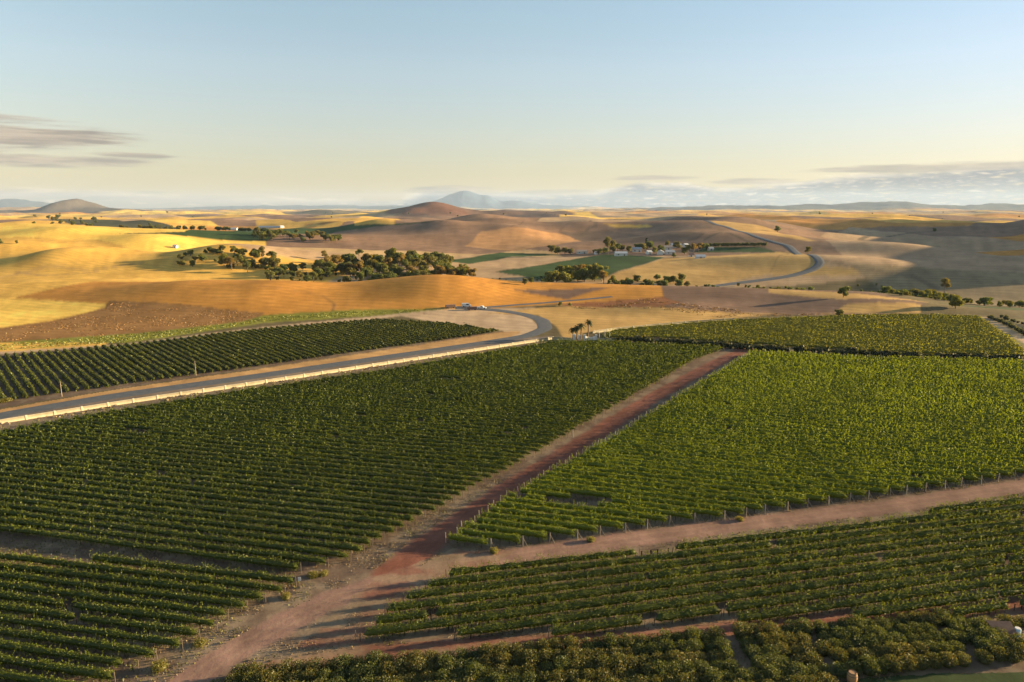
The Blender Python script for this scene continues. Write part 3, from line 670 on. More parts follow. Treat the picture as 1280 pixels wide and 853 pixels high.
#@@THINGS
# ------------------------------------------------------------------ trees
TRUNK = principled('tree_bark', (.16, .12, .09), .9, 0, .3, 4)
def tree_parts(kind, seed):
    """trunk and crown meshes of one tree about 1 m tall units scaled later (metres)"""
    g = np.random.default_rng(seed); hh = {'gum': 14.0, 'bushy': 9.0, 'low': 4.5, 'tall': 17.0, 'cypress': 11.0}[kind]
    tr = MB(); P = []; lobes = []
    if kind in ('gum', 'tall'):
        top = np.array([g.normal()*.6, g.normal()*.6, hh*.62]); tr.tube([(0, 0, -.5), (top[0]*.4, top[1]*.4, hh*.3), tuple(top)], [.38, .28, .16], 6)
        for k in range(8):
            a = g.random()*6.28; z0 = hh*(.28+.3*g.random()); r = hh*(.13+.14*g.random()); e = np.array([math.cos(a)*r, math.sin(a)*r, min(hh*.95, z0+hh*(.12+.26*g.random()))])
            b = np.array([0, 0, z0]); tr.tube([tuple(b), tuple((b+e)/2+[0, 0, .4]), tuple(e)], [.13, .09, .05], 5); lobes.append((e, hh*(.10+.06*g.random())))
        lobes.append((top+[0, 0, hh*.2], hh*.15)); lobes.append((top+[hh*.05, 0, hh*.08], hh*.15))
    elif kind == 'cypress':
        tr.tube([(0, 0, -.5), (0, 0, hh*.8)], [.25, .08], 6)
        for z in np.linspace(.12, .93, 9): lobes.append((np.array([g.normal()*.15, g.normal()*.15, hh*z]), hh*.085*(1.15-.6*z)+.25))
    else:
        tr.tube([(0, 0, -.5), (.1, 0, hh*.5)], [.28, .14], 6)
        for k in range(9):
            a = g.random()*6.28; r = hh*.30*math.sqrt(g.random()); e = np.array([math.cos(a)*r, math.sin(a)*r, hh*(.28+.50*g.random())])
            tr.tube([(0, 0, hh*.2), tuple(e)], [.1, .05], 5); lobes.append((e, hh*(.15+.08*g.random())))
        lobes.append((np.array([0, 0, hh*.62]), hh*.24))
    tone = []
    for c, r in lobes:
        n = int(260*(r/1.6)**1.5)+40; d = g.normal(size=(n, 3)); d /= np.linalg.norm(d, axis=1)[:, None]; d[:, 2] *= .8
        q = c+d*(r*(.55+.55*g.random(n)))[:, None]; q[:, 2] = np.maximum(q[:, 2], .25); P.append(q); tone.append(np.full(n, .8+.4*g.random()))
    P = np.concatenate(P); tone = np.concatenate(tone)
    V, F = quads_at(P, {'low': .45}.get(kind, .62), g)
    base = {'gum': (.165, .155, .034), 'tall': (.15, .135, .036), 'bushy': (.125, .138, .028), 'low': (.125, .13, .03), 'cypress': (.035, .05, .02)}[kind]
    cl = np.array(base)*g.uniform([.75, .8, .8], [1.15, 1.05, 1.3])*(tone*(.75+.5*g.random(len(P))))[:, None]
    o = tr.build('trunk', TRUNK); tm = o.data; bpy.data.objects.remove(o)
    return tm, np_mesh('crown', V, F, LEAF, np.repeat(cl, 4, 0)), hh
TREES = {k: [tree_parts(k, 300+17*i+j) for j in range(n)] for i, (k, n) in enumerate((('gum', 5), ('bushy', 5), ('low', 4), ('tall', 2), ('cypress', 2)))}
tree_rng = random.Random(5)
def tree(px, py, hpx, kind, label, group=None, dmin=300, name='tree', p=None, hm=None):
    p = at(px, py, dmin) if p is None else p
    tm, cm, hh = tree_rng.choice(TREES[kind])
    s = (hm or hpx*p.y/FPX*1.03)/hh
    r = empty(name, p, tree_rng.uniform(0, 6.28), s); r.scale = (s*tree_rng.uniform(.9, 1.25), s*tree_rng.uniform(.9, 1.25), s)
    tag(r, label, 'tree', group); obj('trunk', tm, r); obj('crown', cm, r); return r
def grove(n, poly, kinds, hr, label, group, dmin, dmax=5000, seed=1, name='tree'):
    """trees spread over a plan polygon, given by picture points on the ground"""
    P = pick(poly, dmin, dmax); g = random.Random(seed); pts = []; tries = 0
    x0, y0 = P.min(0); x1, y1 = P.max(0)
    while len(pts) < n and tries < 6000:
        tries += 1; x, y = g.uniform(x0, x1), g.uniform(y0, y1)
        if inside(P, np.array([x]), np.array([y]))[0] and all((x-a)**2+(y-b)**2 > 9 for a, b in pts): pts.append((x, y))
    for x, y in pts:
        tree(0, 0, 0, g.choice(kinds), label, group, p=Vector((x, y, float(h(x, y)))), hm=g.uniform(*hr), name=name)
# behind the orange mound, from the yellow field to the pale fields
VAL = (WX, )
def strip(n, y0, y1, px0, px1, kinds, hr, label, group, seed, name='tree'):
    """trees along the hidden valley floor between two distances"""
    g = random.Random(seed)
    for k in range(n):
        y = g.uniform(y0, y1); px = px0+(px1-px0)*(k+g.random())/n; x = WX(px, y)
        tree(0, 0, 0, g.choice(kinds), label, group, p=Vector((x, y, float(h(x, y))-.2)), hm=g.uniform(*hr), name=name)
strip(14, 600, 640, 222, 276, ['low', 'bushy'], (4, 7), 'low bushy tree left of the tall gum trees beside the yellow field', 'low trees beside the yellow field', 1)
strip(17, 590, 640, 276, 345, ['gum', 'gum', 'bushy'], (8, 12.5), 'tall gum tree on the yellow field edge behind the orange mound', 'gum trees at the yellow field edge', 2, 'gum_tree')
strip(26, 540, 600, 335, 470, ['bushy', 'bushy', 'low', 'gum'], (6, 10), 'olive green tree in the thicket just behind the orange mound', 'olive thicket behind the orange mound', 3, 'olive_tree')
strip(62, 580, 700, 400, 560, ['bushy', 'gum', 'gum', 'bushy'], (9, 15), 'dark green tree in the dense wood behind the orange mound', 'dense wood behind the orange mound', 4)
strip(26, 540, 590, 455, 585, ['bushy', 'gum'], (8, 12), 'sunlit tree at the front of the dense wood', 'front trees of the dense wood', 5)
strip(12, 560, 590, 548, 590, ['gum'], (11, 14), 'feathery gum tree at the right end of the dense wood', 'gum trees ending the wood', 6, 'gum_tree')
strip(30, 930, 1010, 318, 425, ['bushy', 'gum'], (8, 13), 'dark tree in the line behind the small yellow hill', 'tree line behind the small yellow hill', 7)
strip(22, 545, 600, 683, 756, ['bushy', 'gum'], (9, 14), 'dark tree in the clump before the green sloping field', 'clump before the green sloping field', 8)
strip(22, 530, 570, 760, 860, ['low', 'bushy'], (4.5, 7.5), 'small tree in the creek line behind the brown mound', 'creek trees behind the brown mound', 9, 'creek_tree')
strip(12, 500, 540, 860, 935, ['low'], (2.5, 4), 'low bush beside the creek left of the far road', 'low creek bushes', 10, 'bush')
strip(12, 485, 520, 940, 1020, ['low', 'bushy'], (4, 6.5), 'small olive tree beside the creek below the far road', 'creek trees below the far road', 11, 'creek_tree')
strip(16, 440, 470, 1100, 1180, ['bushy'], (6, 9), 'bushy dark tree in the valley behind the right mound', 'valley trees behind the right mound', 12)
strip(8, 395, 430, 1180, 1290, ['low', 'bushy'], (3.5, 6), 'dim low tree on the valley floor at the far right', 'valley floor trees', 13)
strip(46, 545, 600, 340, 592, ['low'], (2.5, 4.5), 'undergrowth bush between the trees of the dense wood', 'undergrowth of the dense wood', 24, 'bush')
strip(34, 600, 645, 268, 346, ['low'], (2.5, 5), 'bush filling the gaps under the gum trees by the yellow field', 'undergrowth of the gum trees', 25, 'bush')
strip(18, 432, 470, 1090, 1200, ['bushy', 'low'], (4, 7), 'dark creek tree in the thick line behind the right mound', 'thick creek line behind the right mound', 26, 'creek_tree')
strip(26, 545, 580, 600, 690, ['low'], (1.8, 3.2), 'low scrubby bush on the tan fields left of the dark clump', 'scrubby bushes on the tan fields', 21, 'bush')
strip(40, 480, 530, 850, 1110, ['low'], (1.6, 3.4), 'low bush in the belt along the creek before the far road', 'bushes along the creek belt', 22, 'bush')
strip(34, 400, 450, 1100, 1290, ['low', 'low', 'bushy'], (2, 4.2), 'low bush in the tangled belt of the right valley', 'bushes of the right valley belt', 23, 'bush')
for px, py, hp, k, lb in ((656,356,9,'low','lone little bush on the tan field left of the tree clump'),(664,354,8,'low','small round bush just left of the tree clump'),(1054,372,15,'bushy','solitary bushy tree on the slope behind the right mound'),
    (1180,367,20,'gum','tall loose tree standing highest on the dark right slope'),(1194,386,18,'bushy','round green tree on the valley floor right of the tall loose tree'),(1048,396,10,'low','round bush on the front foot of the right mound'),
    (1010,318,10,'bushy','lone tree beside the bend of the far road'),(972,290,8,'low','dark tree clump on the grey slope right of the far road'),(700,383,6,'low','olive bush beside the side road on the brown bank'),
    (712,383,5,'low','smaller bush on the brown bank by the side road'),(1168,290,5,'low','tiny tree at the end of the field line on the right slope'),(21,305,5,'low','tiny tree on the yellow crest at the left'),(0,306,8,'low','dark bush on the yellow crest at the left edge')):
    tree(px, py, hp, k, lb, dmin=300)
# farmstead trees
for px, py, hp, k in ((690,317,11,'bushy'),(697,318,10,'bushy'),(706,318,9,'bushy'),(713,318,8,'low'),(760,318,22,'tall'),(757,319,10,'bushy'),(766,316,9,'bushy'),(772,314,10,'bushy'),(778,315,9,'bushy'),(786,316,9,'bushy'),
    (797,314,10,'bushy'),(804,314,10,'bushy'),(808,312,14,'cypress'),(811,313,12,'bushy'),(818,317,9,'bushy'),(826,316,10,'bushy'),(834,309,8,'bushy'),(846,312,10,'bushy'),(856,318,9,'low'),(860,318,12,'gum'),(867,318,13,'gum'),
    (873,315,11,'gum'),(877,314,10,'bushy'),(884,313,9,'bushy'),(842,322,6,'low'),(750,318,8,'low'),(744,318,7,'low')):
    tree(px, py, hp, k, 'dark tree among the white farm buildings in the distance', 'farmstead trees', dmin=500)
for k in range(20):
    tree(888+k*3.6, 309.0-.04*k, 5.5, 'low', 'small tree in the straight row behind the far green field', 'tree row behind the far green field', dmin=500)
# far left valley woods
fg = random.Random(9)
for k in range(80):
    px = fg.uniform(40, 340); py = 276+ (px-40)*.085+fg.uniform(-6, 7)
    tree(px, py, fg.uniform(3, 6.5), 'bushy', 'distant dark tree in the wooded valley at the far left', 'distant valley trees at left', dmin=1050, name='distant_tree')
for k in range(26):
    px = fg.uniform(0, 1280); tree(px, fg.uniform(266, 275), fg.uniform(1.6, 3), 'bushy', 'tiny distant tree on the plain near the horizon', 'tiny trees near the horizon', dmin=2500, name='distant_tree')
#@@THINGS2
# ------------------------------------------------------------------ white boundary walls
WHITE = principled('lime_washed_wall', (.56, .49, .345), .85, 0, .35, .8, .1)
WHITE2 = principled('white_plaster', (.60, .57, .53), .8, 0, .08, 1.0)
def wall(pts, hh, label, step, dmin, dmax, pillar=True):
    c = spline(pick(pts, dmin, dmax), 400, 2); z = h(c[:, 0], c[:, 1]); p0 = Vector((c[0, 0], c[0, 1], z[0]))
    r = empty('boundary_wall', p0); tag(r, label, 'wall')
    d = np.gradient(c, axis=0); d /= np.linalg.norm(d, axis=1)[:, None]; n = np.stack([-d[:, 1], d[:, 0]], 1)
    V = []
    for off, zz in ((-.11, -.2), (-.11, hh-.06), (-.15, hh-.06), (-.15, hh), (.15, hh), (.15, hh-.06), (.11, hh-.06), (.11, -.2)):
        q = c+n*off; V.append(np.stack([q[:, 0]-p0.x, q[:, 1]-p0.y, z+zz-p0.z], 1))
    V = np.stack(V, 1).reshape(-1, 3); i = np.arange(399)[:, None]*8; j = np.arange(7)[None]
    F = np.stack([i+j, i+8+j, i+8+j+1, i+j+1], -1).reshape(-1, 4)
    obj('panel', np_mesh('panel', V, F, WHITE), r)
    if pillar:
        pm = MB(); pm.box(-.20, .20, -.20, .20, -.3, hh+.06); pm.box(-.24, .24, -.24, .24, hh+.06, hh+.12); o = pm.build('pillar', WHITE); me = o.data; bpy.data.objects.remove(o)
        L = np.concatenate([[0], np.cumsum(np.hypot(*np.diff(c, axis=0).T))]); t = 1.0
        while t < L[-1]:
            x, y = np.interp(t, L, c[:, 0]), np.interp(t, L, c[:, 1]); k = np.searchsorted(L, t)-1
            o = obj('pillar', me, r, (x-p0.x, y-p0.y, float(h(x, y))-p0.z)); o.rotation_euler = (0, 0, math.atan2(d[k, 1], d[k, 0])); t += step
    return r
wall([(-90,545),(0,530),(150,506),(320,481),(495,454),(640,432),(692,424)], 1.1, 'long cream wall with square pillars beside the asphalt road', 6.3, 120, 600)
wall([(741,417),(770,413),(815,408.5),(860,404.5),(918,400.5)], 1.15, 'pale wall behind the palms along the far light green block', 7.5, 240, 600)
wall([(690,425),(700,425),(708,425.5),(714,426)], 1.2, 'short shaded curved wall left of the palm trees', 6, 240, 600, False)
wall([(746,426),(756,426),(768,426.5)], 1.0, 'short shaded low wall right of the white gateway', 6, 240, 600, False)
# gateway
def gate_pillar(px, py, wd, hh, label):
    p = at(px, py, 240); r = empty('gate_pillar', p); tag(r, label, 'pillar')
    m = MB(); m.box(-wd/2, wd/2, -wd/2, wd/2, -.2, hh); m.build('shaft', WHITE2, r)
    m = MB(); m.box(-wd*.62, wd*.62, -wd*.62, wd*.62, hh, hh+.2); m.box(-wd*.4, wd*.4, -wd*.4, wd*.4, hh+.2, hh+.38); m.build('cap', WHITE2, r)
gate_pillar(717.5, 425, 1.1, 2.1, 'white gate pillar at the left foot of the palms')
gate_pillar(724, 425, .9, 1.8, 'smaller white gate pillar between the palm trunks')
p = at(738, 426, 240); r = empty('gateway_wall', p); tag(r, 'white curved gateway wall just right of the palms', 'wall')
m = MB(); N = 24
for k in range(N+1):
    a = k/N; x = -2.3+4.6*a; y = .9*math.sin(a*math.pi); t = 1.35+.75*(2*a-1)**2
    for dy, z in ((0, -.2), (0, t), (.3, t), (.3, -.2)): m.v.append((x, y+dy, z))
for k in range(N):
    for j in range(3): m.f.append((k*4+j, k*4+4+j, k*4+5+j, k*4+1+j))
m.f += [(0, 1, 2, 3), (N*4+3, N*4+2, N*4+1, N*4)]
m.build('curved_panel', WHITE2, r)
for s_ in (-1, 1):
    m = MB(); m.box(-.35, .35, -.1, .5, -.2, 2.35, 0, (s_*2.45, 0)); m.box(-.45, .45, -.2, .6, 2.35, 2.5, 0, (s_*2.45, 0)); m.build('end_pier', WHITE2, r)
METAL = principled('galvanised_metal', (.55, .53, .50), .5, .3, .1, 4)
for px, nm in ((749, 'thin pale pole nearest the white gateway wall'), (756, 'thin pale pole, middle one right of the gateway'), (762, 'thin pale pole farthest right of the gateway')):
    p = at(px, 424, 240); r = empty('thin_pole', p); tag(r, nm, 'pole'); m = MB(); m.tube([(0, 0, -.2), (0, 0, 4.0)], [.07, .045], 6); m.build('shaft', METAL, r)
    m = MB(); m.tube([(0, 0, 4.0), (0, 0, 4.12)], .1, 6); m.build('cap', METAL, r)
# palms
PALMBARK = principled('palm_bark', (.17, .11, .065), .9, 0, .35, 5)
def palm(px, py, hh, label, seed):
    g = random.Random(seed); p = at(px, py, 240); r = empty('palm_tree', p); tag(r, label, 'palm tree')
    m = MB(); m.tube([(0, 0, -.3), (.1, 0, hh*.5), (.05, .1, hh)], [.34, .27, .30], 8); m.build('trunk', PALMBARK, r)
    V, T_ = [], []; F = []
    for k in range(46):
        az = g.uniform(0, 6.28); up = g.uniform(-.55, 1.25); L = g.uniform(1.7, 2.5); prev = None
        for i in range(6):
            f = i/5; rr = L*f*math.cos(up*.9)*1.0; z = hh+L*f*math.sin(up)-1.0*f*f*L*.55; w_ = .26*math.sin(math.pi*(.12+.85*f))
            cx, cy_ = .05+rr*math.cos(az), .1+rr*math.sin(az); ox, oy = -math.sin(az)*w_, math.cos(az)*w_
            V += [(cx+ox, cy_+oy, z-.12), (cx, cy_, z), (cx-ox, cy_-oy, z-.12)]; b = len(V)-3
            c = g.uniform(.8, 1.2); T_ += [(.055*c, .065*c, .025*c)]*3
            if prev is not None: F += [(prev, prev+1, b+1, b), (prev+1, prev+2, b+2, b+1)]
            prev = b
    obj('fronds', np_mesh('fronds', np.array(V), np.array(F), LEAF, np.array(T_)), r)
palm(716, 424, 4.3, 'leftmost short palm of the gateway clump', 1); palm(721, 423.5, 4.9, 'second palm from the left at the gateway, half hidden among the others', 2)
palm(726, 424, 6.0, 'tall palm in the middle of the gateway clump', 3); palm(735, 421, 6.6, 'tallest palm standing apart at the right of the gateway clump', 4)
# ------------------------------------------------------------------ shrubs
def shrub_mesh(seed, rx, rz, cols, leaf, n, spiky=0.0):
    g = np.random.default_rng(seed); P = []
    for k in range(7):
        a = g.random()*6.28; rr = rx*.5*math.sqrt(g.random()); c = np.array([math.cos(a)*rr, math.sin(a)*rr, rz*(.45+.25*g.random())]); R_ = rx*(.45+.2*g.random())
        d = g.normal(size=(n//7, 3)); d /= np.linalg.norm(d, axis=1)[:, None]; q = c+d*np.array([1, 1, .8])*(R_*(.6+.5*g.random(n//7)))[:, None]; P.append(q)
    P = np.concatenate(P); P[:, 2] = np.maximum(P[:, 2], .06)
    if spiky:
        k = int(n*.3); a = g.random(k)*6.28; rr = rx*.85*np.sqrt(g.random(k)); P = np.concatenate([P, np.stack([np.cos(a)*rr, np.sin(a)*rr, rz*(.95+.35*g.random(k))-.4*(rr/rx)**2*rz], 1)])
    V, F = quads_at(P, leaf, g, .1, 1.25); cols = np.array(cols); t = cols[g.integers(0, len(cols), len(P))]*(.7+.6*g.random(len(P)))[:, None]
    # solid heart, in a darker leaf colour
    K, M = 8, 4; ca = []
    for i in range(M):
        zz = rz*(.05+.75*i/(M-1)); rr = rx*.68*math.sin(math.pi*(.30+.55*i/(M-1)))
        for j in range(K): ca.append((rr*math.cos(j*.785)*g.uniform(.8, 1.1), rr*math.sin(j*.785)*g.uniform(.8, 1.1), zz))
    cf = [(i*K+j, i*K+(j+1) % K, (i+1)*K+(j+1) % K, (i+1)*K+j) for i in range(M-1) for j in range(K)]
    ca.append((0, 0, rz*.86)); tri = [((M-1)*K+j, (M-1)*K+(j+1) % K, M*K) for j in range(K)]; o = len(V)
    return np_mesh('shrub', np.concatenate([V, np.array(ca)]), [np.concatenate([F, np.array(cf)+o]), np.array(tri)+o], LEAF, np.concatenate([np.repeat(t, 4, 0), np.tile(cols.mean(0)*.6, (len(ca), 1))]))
AMBER = [(.105, .10, .03), (.085, .095, .028), (.13, .10, .033), (.07, .085, .026)]; FYN = [(.065, .085, .026), (.08, .095, .028), (.055, .075, .026), (.10, .10, .03)]
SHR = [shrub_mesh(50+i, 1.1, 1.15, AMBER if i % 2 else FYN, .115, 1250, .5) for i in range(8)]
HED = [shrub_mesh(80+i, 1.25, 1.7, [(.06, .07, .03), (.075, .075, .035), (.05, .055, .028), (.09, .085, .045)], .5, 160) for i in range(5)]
def shrub(me, p, s, rz, label, group, name='shrub'):
    o = obj(name, me, None, p); o.rotation_euler = (0, 0, rz); o.scale = (s*random.uniform(.9, 1.2), s*random.uniform(.9, 1.2), s*random.uniform(.8, 1.15)); return tag(o, label, name.replace('_', ' '), group)
def shrub_garden():
    P = pick([(270,853),(300,845),(480,832),(640,817),(830,802),(930,797),(1010,790),(1180,776),(1300,764),(1380,760),(1380,835),(1290,836),(1180,838),(1080,843),(1045,850),(1020,900),(250,900)], 40)
    gaps = [pick([(912,795),(945,870)], 40), pick([(1002,790),(1018,808),(1046,850)], 40), pick([(1150,778),(1210,812),(1225,840)], 40)]
    hole = at(1258, 792, 40)
    d = np.array([.993, .12]); n = np.array([-d[1], d[0]]); sp = P@n; tp = P@d; pts = []
    s = sp.min()+.6
    while s < sp.max():
        t = tp.min()+random.uniform(0, 1)
        while t < tp.max():
            q = t*d+s*n+np.array([random.uniform(-.25, .25), random.uniform(-.22, .22)])
            if inside(P, np.array([q[0]]), np.array([q[1]]))[0] and min(poly_dist(g, np.array([q[0]]), np.array([q[1]]))[0] for g in gaps) > .25 and math.hypot(q[0]-hole.x, q[1]-hole.y) > 1.9 and q[1] > 66: pts.append(q)
            t += 1.75
        s += 2.0
    pts.sort(key=lambda q: q[1]); pts = [q for q in pts if abs(q[0]/q[1]) < .85][:300]
    for q in pts:
        k = 0 if vnoise(np.array([q[0]/6]), np.array([q[1]/3]), 33)[0] > .42 else 1
        me = SHR[(random.randrange(4)*2 + (1 if k == 0 else 0)) % 8]
        shrub(me, (q[0], q[1], float(h(q[0], q[1]))), random.uniform(1.0, 1.3), random.uniform(0, 6.28), 'low rounded shrub in the dense planted bed along the bottom edge', 'shrubs of the planted bed')
    print('shrubs', len(pts))
shrub_garden()
def shrub_line(pts, step, s, meshes, label, group, dmin):
    c = spline(pick(pts, dmin), 400, 2); L = np.concatenate([[0], np.cumsum(np.hypot(*np.diff(c, axis=0).T))]); t = .5
    while t < L[-1]:
        x, y = np.interp(t, L, c[:, 0])+random.uniform(-.4, .4), np.interp(t, L, c[:, 1])+random.uniform(-.4, .4)
        shrub(random.choice(meshes), (x, y, float(h(x, y))), s*random.choice([.7, .9, 1.0, 1.1, 1.25]), random.uniform(0, 6), label, group, 'hedge_shrub'); t += step*random.uniform(.75, 1.35)
shrub_line([(757,425.5),(840,430),(920,436),(1040,442),(1150,447),(1290,452)], 2.1, 1.4, HED, 'grey green shrub in the long hedge between the two right vineyard blocks', 'shrubs of the long hedge', 200)
shrub_line([(1237,398),(1262,408),(1290,424)], 2.6, 1.0, HED, 'shrub lining the right side of the pale far track', 'shrubs by the pale far track', 200)
shrub_line([(1250,397),(1280,406),(1310,418)], 2.6, .9, HED, 'shrub in the outer row right of the pale far track', 'outer shrubs by the pale far track', 200)
# golden bushes at the row ends
GOLDB = [shrub_mesh(95+i, 1.0, .6, [(.20, .165, .035), (.17, .15, .035), (.13, .14, .03)], .11, 700, .6) for i in range(2)]
for k, (px, py, s, lb) in enumerate(((392,721,1.0,'golden weed clump at the lowest corner of the big left block'),(405,719,.8,'smaller golden weed clump by the row end post'),(617,691,.9,'yellow weed clump at the first trellis post by the junction'),
    (738,677,1.0,'yellow weed clump at the trellis posts above the dirt road'),(925,651,.8,'yellow weed clump by the trellis posts near the middle of the dirt road'),(358,748,.9,'golden weed patch on the track edge below the marker sign'),(250,806,1.0,'golden weed patch between row ends of the lower left block'),
    (200,836,1.1,'wide golden weed patch at the lowest left row ends'),(3,503,1.6,'round yellow green bush at the left edge by the asphalt road'),(10,502,1.3,'second yellow green bush beside the asphalt road at the left'))):
    shrub(GOLDB[k % 2], at(px, py, 40), s, k, lb, None, 'weed_clump' if k < 8 else 'bush')
#@@FARM
# ------------------------------------------------------------------ farm buildings
ROOFS = {'white': principled('white_sheet_roof', (.50, .50, .51), .5, .1, .08, .6), 'grey': principled('grey_sheet_roof', (.34, .35, .37), .55, .1, .12, .6), 'rust': principled('rusty_roof', (.34, .17, .11), .8, 0, .2, .6), 'tan': principled('tan_roof', (.42, .32, .25), .8, 0, .15, .6)}
WINDOW = principled('dark_window_glass', (.03, .035, .04), .15, 0, .05)
TIMBER = principled('painted_door', (.12, .08, .05), .6, 0, .1)
def building(px, py, wpx, dpt, hh, roof, label, rz=0.0, wallm=None, dmin=500, pitch=.32):
    p = at(px, py, dmin); L = wpx*p.y/FPX*.82; D = dpt*.8; hh = hh*.72; r = empty('farm_building', p, rz); tag(r, label, 'building'); wm = wallm or WHITE2
    rise = D/2*pitch*1.6; m = MB()
    m.add([(-L/2, -D/2, -1), (L/2, -D/2, -1), (L/2, D/2, -1), (-L/2, D/2, -1), (-L/2, -D/2, hh), (L/2, -D/2, hh), (L/2, D/2, hh), (-L/2, D/2, hh), (-L/2, 0, hh+rise), (L/2, 0, hh+rise)],
          [(0, 1, 5, 4), (1, 2, 6, 9, 5), (2, 3, 7, 6), (3, 0, 4, 8, 7)]); m.build('wall', wm, r)
    m = MB(); e = .45; k = rise/(D/2)
    for sg in (-1, 1):
        a = [(-L/2-e, sg*(D/2+e), hh-k*e+.05), (L/2+e, sg*(D/2+e), hh-k*e+.05), (L/2+e, 0, hh+rise+.05), (-L/2-e, 0, hh+rise+.05)]; b = [(x, y, z+.18) for x, y, z in a]
        m.add(a+b, [(0, 1, 2, 3), (4, 5, 6, 7), (0, 1, 5, 4), (1, 2, 6, 5), (3, 0, 4, 7)])
    m.build('roof', ROOFS[roof], r)
    n = max(1, int(L/5))
    for q in range(n):
        x = -L/2+L*(q+.5)/n
        if q == n//2: m = MB(); m.box(x-.6, x+.6, -D/2-.06, -D/2+.02, 0, 2.2); m.build('door', TIMBER, r)
        else: m = MB(); m.box(x-.7, x+.7, -D/2-.05, -D/2+.02, 1.1, 2.3); m.build('window', WINDOW, r)
for a in ((776,320,18,9,4.2,'white','long low white shed at the left front of the farm',.06),(796,315,13,10,5,'grey','grey roofed barn behind the long white shed',-.1),(811,318,7,8,4,'white','small white house right of the long shed',.3),
    (825,318.5,5,9,5,'white','narrow white gabled house in the middle of the farm',1.3),(837,318,13,10,4,'grey','grey roofed farmhouse right of the narrow gabled house',.1),(845,309,15,10,3.6,'white','white roofed house highest up at the back of the farm',-.05),
    (857,309,6,8,4,'white','bright white house behind the farm trees on the right',.4),(835,312,11,10,4,'tan','pink tan roofed building in the middle of the farm',0),(864,321,7,8,3,'rust','small rusty roofed shed at the right front of the farm',-.2),
    (875,323,14,9,2.6,'white','long pale low shed at the right end of the farm',0),(888,313,7,8,3,'grey','grey shed beside the far green field',.1),(727,317,15,9,3.2,'tan','long tan wall shed left of the farm trees',0),(747,318,9,8,3,'tan','smaller tan shed between the trees left of the farm',.2)):
    building(*a)
building(534, 323, 5, 8, 4, 'white', 'white cottage half hidden in the dense wood', .3, dmin=560)
building(286, 287.5, 26, 18, 4, 'white', 'long pale packing shed on the ridge of the far left green field', 0, dmin=1000)
building(338, 285.5, 34, 18, 4, 'grey', 'long grey roofed shed beside the packing shed far left', 0, dmin=1000)
building(352, 285, 6, 12, 6, 'white', 'bright white end building of the far left sheds', .9, dmin=1000)
building(219.5, 310, 5, 7, 3, 'white', 'tiny white hut on the yellow crest at left', 0, dmin=500)
# vehicles at the road junction
TYRE = principled('tyre_rubber', (.02, .02, .02), .9); CARWHITE = principled('white_car_paint', (.66, .66, .65), .35); CARRED = principled('dull_red_paint', (.12, .07, .055), .45)
def vehicle(px, py, rz, paint, label, kind):
    p = at(px, py, 300); r = empty('parked_car' if kind != 'trailer' else 'farm_trailer', p, rz); tag(r, label, 'car' if kind != 'trailer' else 'trailer')
    prof = {'pickup': [(-2.5, .45), (2.5, .45), (2.5, .95), (1.3, 1.05), (.7, 1.75), (-.5, 1.78), (-.7, 1.1), (-2.5, 1.1)], 'van': [(-2.4, .4), (2.4, .4), (2.4, 1.0), (1.9, 1.2), (1.3, 2.1), (-2.4, 2.15)], 'trailer': [(-2.6, .7), (2.6, .7), (2.6, 1.9), (-2.6, 1.9)]}[kind]
    n = len(prof); m = MB(); m.add([(x, s*.9, z) for s in (-1, 1) for x, z in prof], [tuple(range(n)), tuple(range(2*n-1, n-1, -1))]+[(i, (i+1) % n, n+(i+1) % n, n+i) for i in range(n)]); m.build('body', paint, r)
    if kind != 'trailer':
        for s in (-1, 1):
            m = MB(); z0, z1 = (1.12, 1.62) if kind == 'pickup' else (1.25, 1.9); x0, x1 = (-.45, .62) if kind == 'pickup' else (-.2, 1.2); m.box(x0, x1, s*.9-.02, s*.9+.02, z0, z1); m.build('window', WINDOW, r)
    else: m = MB(); m.tube([(2.6, 0, .8), (4.0, 0, .55)], .07, 6); m.build('drawbar', METAL, r)
    for x in (-1.6, 1.6):
        for s in (-1, 1): m = MB(); m.tube([(x, s*.72, .36), (x, s*.95, .36)], .36, 14); m.build('wheel', TYRE, r)
vehicle(583, 384, .2, CARWHITE, 'white van parked at the left of the road junction', 'van')
vehicle(602, 386.5, -.1, CARWHITE, 'white pickup parked at the right of the road junction', 'pickup')
vehicle(563, 385.5, .4, CARRED, 'dull red farm trailer on the bank left of the white van', 'trailer')
vehicle(590, 388, .1, CARRED, 'low reddish trailer below the white van', 'trailer')
# utility poles by the road
for px, py, hh, lb in ((77.5,496,4.6,'wooden pole at the corner of the bush vine block nearest the left edge'),(245,469.5,5.0,'wooden pole halfway along the bush vine block by the road'),(716,547,2.0,'lone pale stake beside the red track'),(344,568,1.2,'small white stake inside the big left block')):
    p = at(px, py, 100); r = empty('wooden_pole', p); tag(r, lb, 'pole'); m = MB(); m.tube([(0, 0, -.3), (0, 0, hh)], [.11, .08], 8); m.build('shaft', POST, r)
    if hh > 4: m = MB(); m.tube([(-.5, 0, hh-.4), (.5, 0, hh-.4)], .05, 6); m.build('crossarm', POST, r)
# row marker sign
p = at(375, 735, 60); r = empty('row_marker_sign', p); tag(r, 'small white marker board on a dark post at the lower left block corner', 'sign')
m = MB(); m.tube([(0, 0, -.1), (0, 0, 1.7)], .05, 6); m.build('post', DARKPOST, r); m = MB(); m.box(-.22, .22, -.09, -.05, 1.15, 1.75, .2); m.build('board', WHITE2, r)
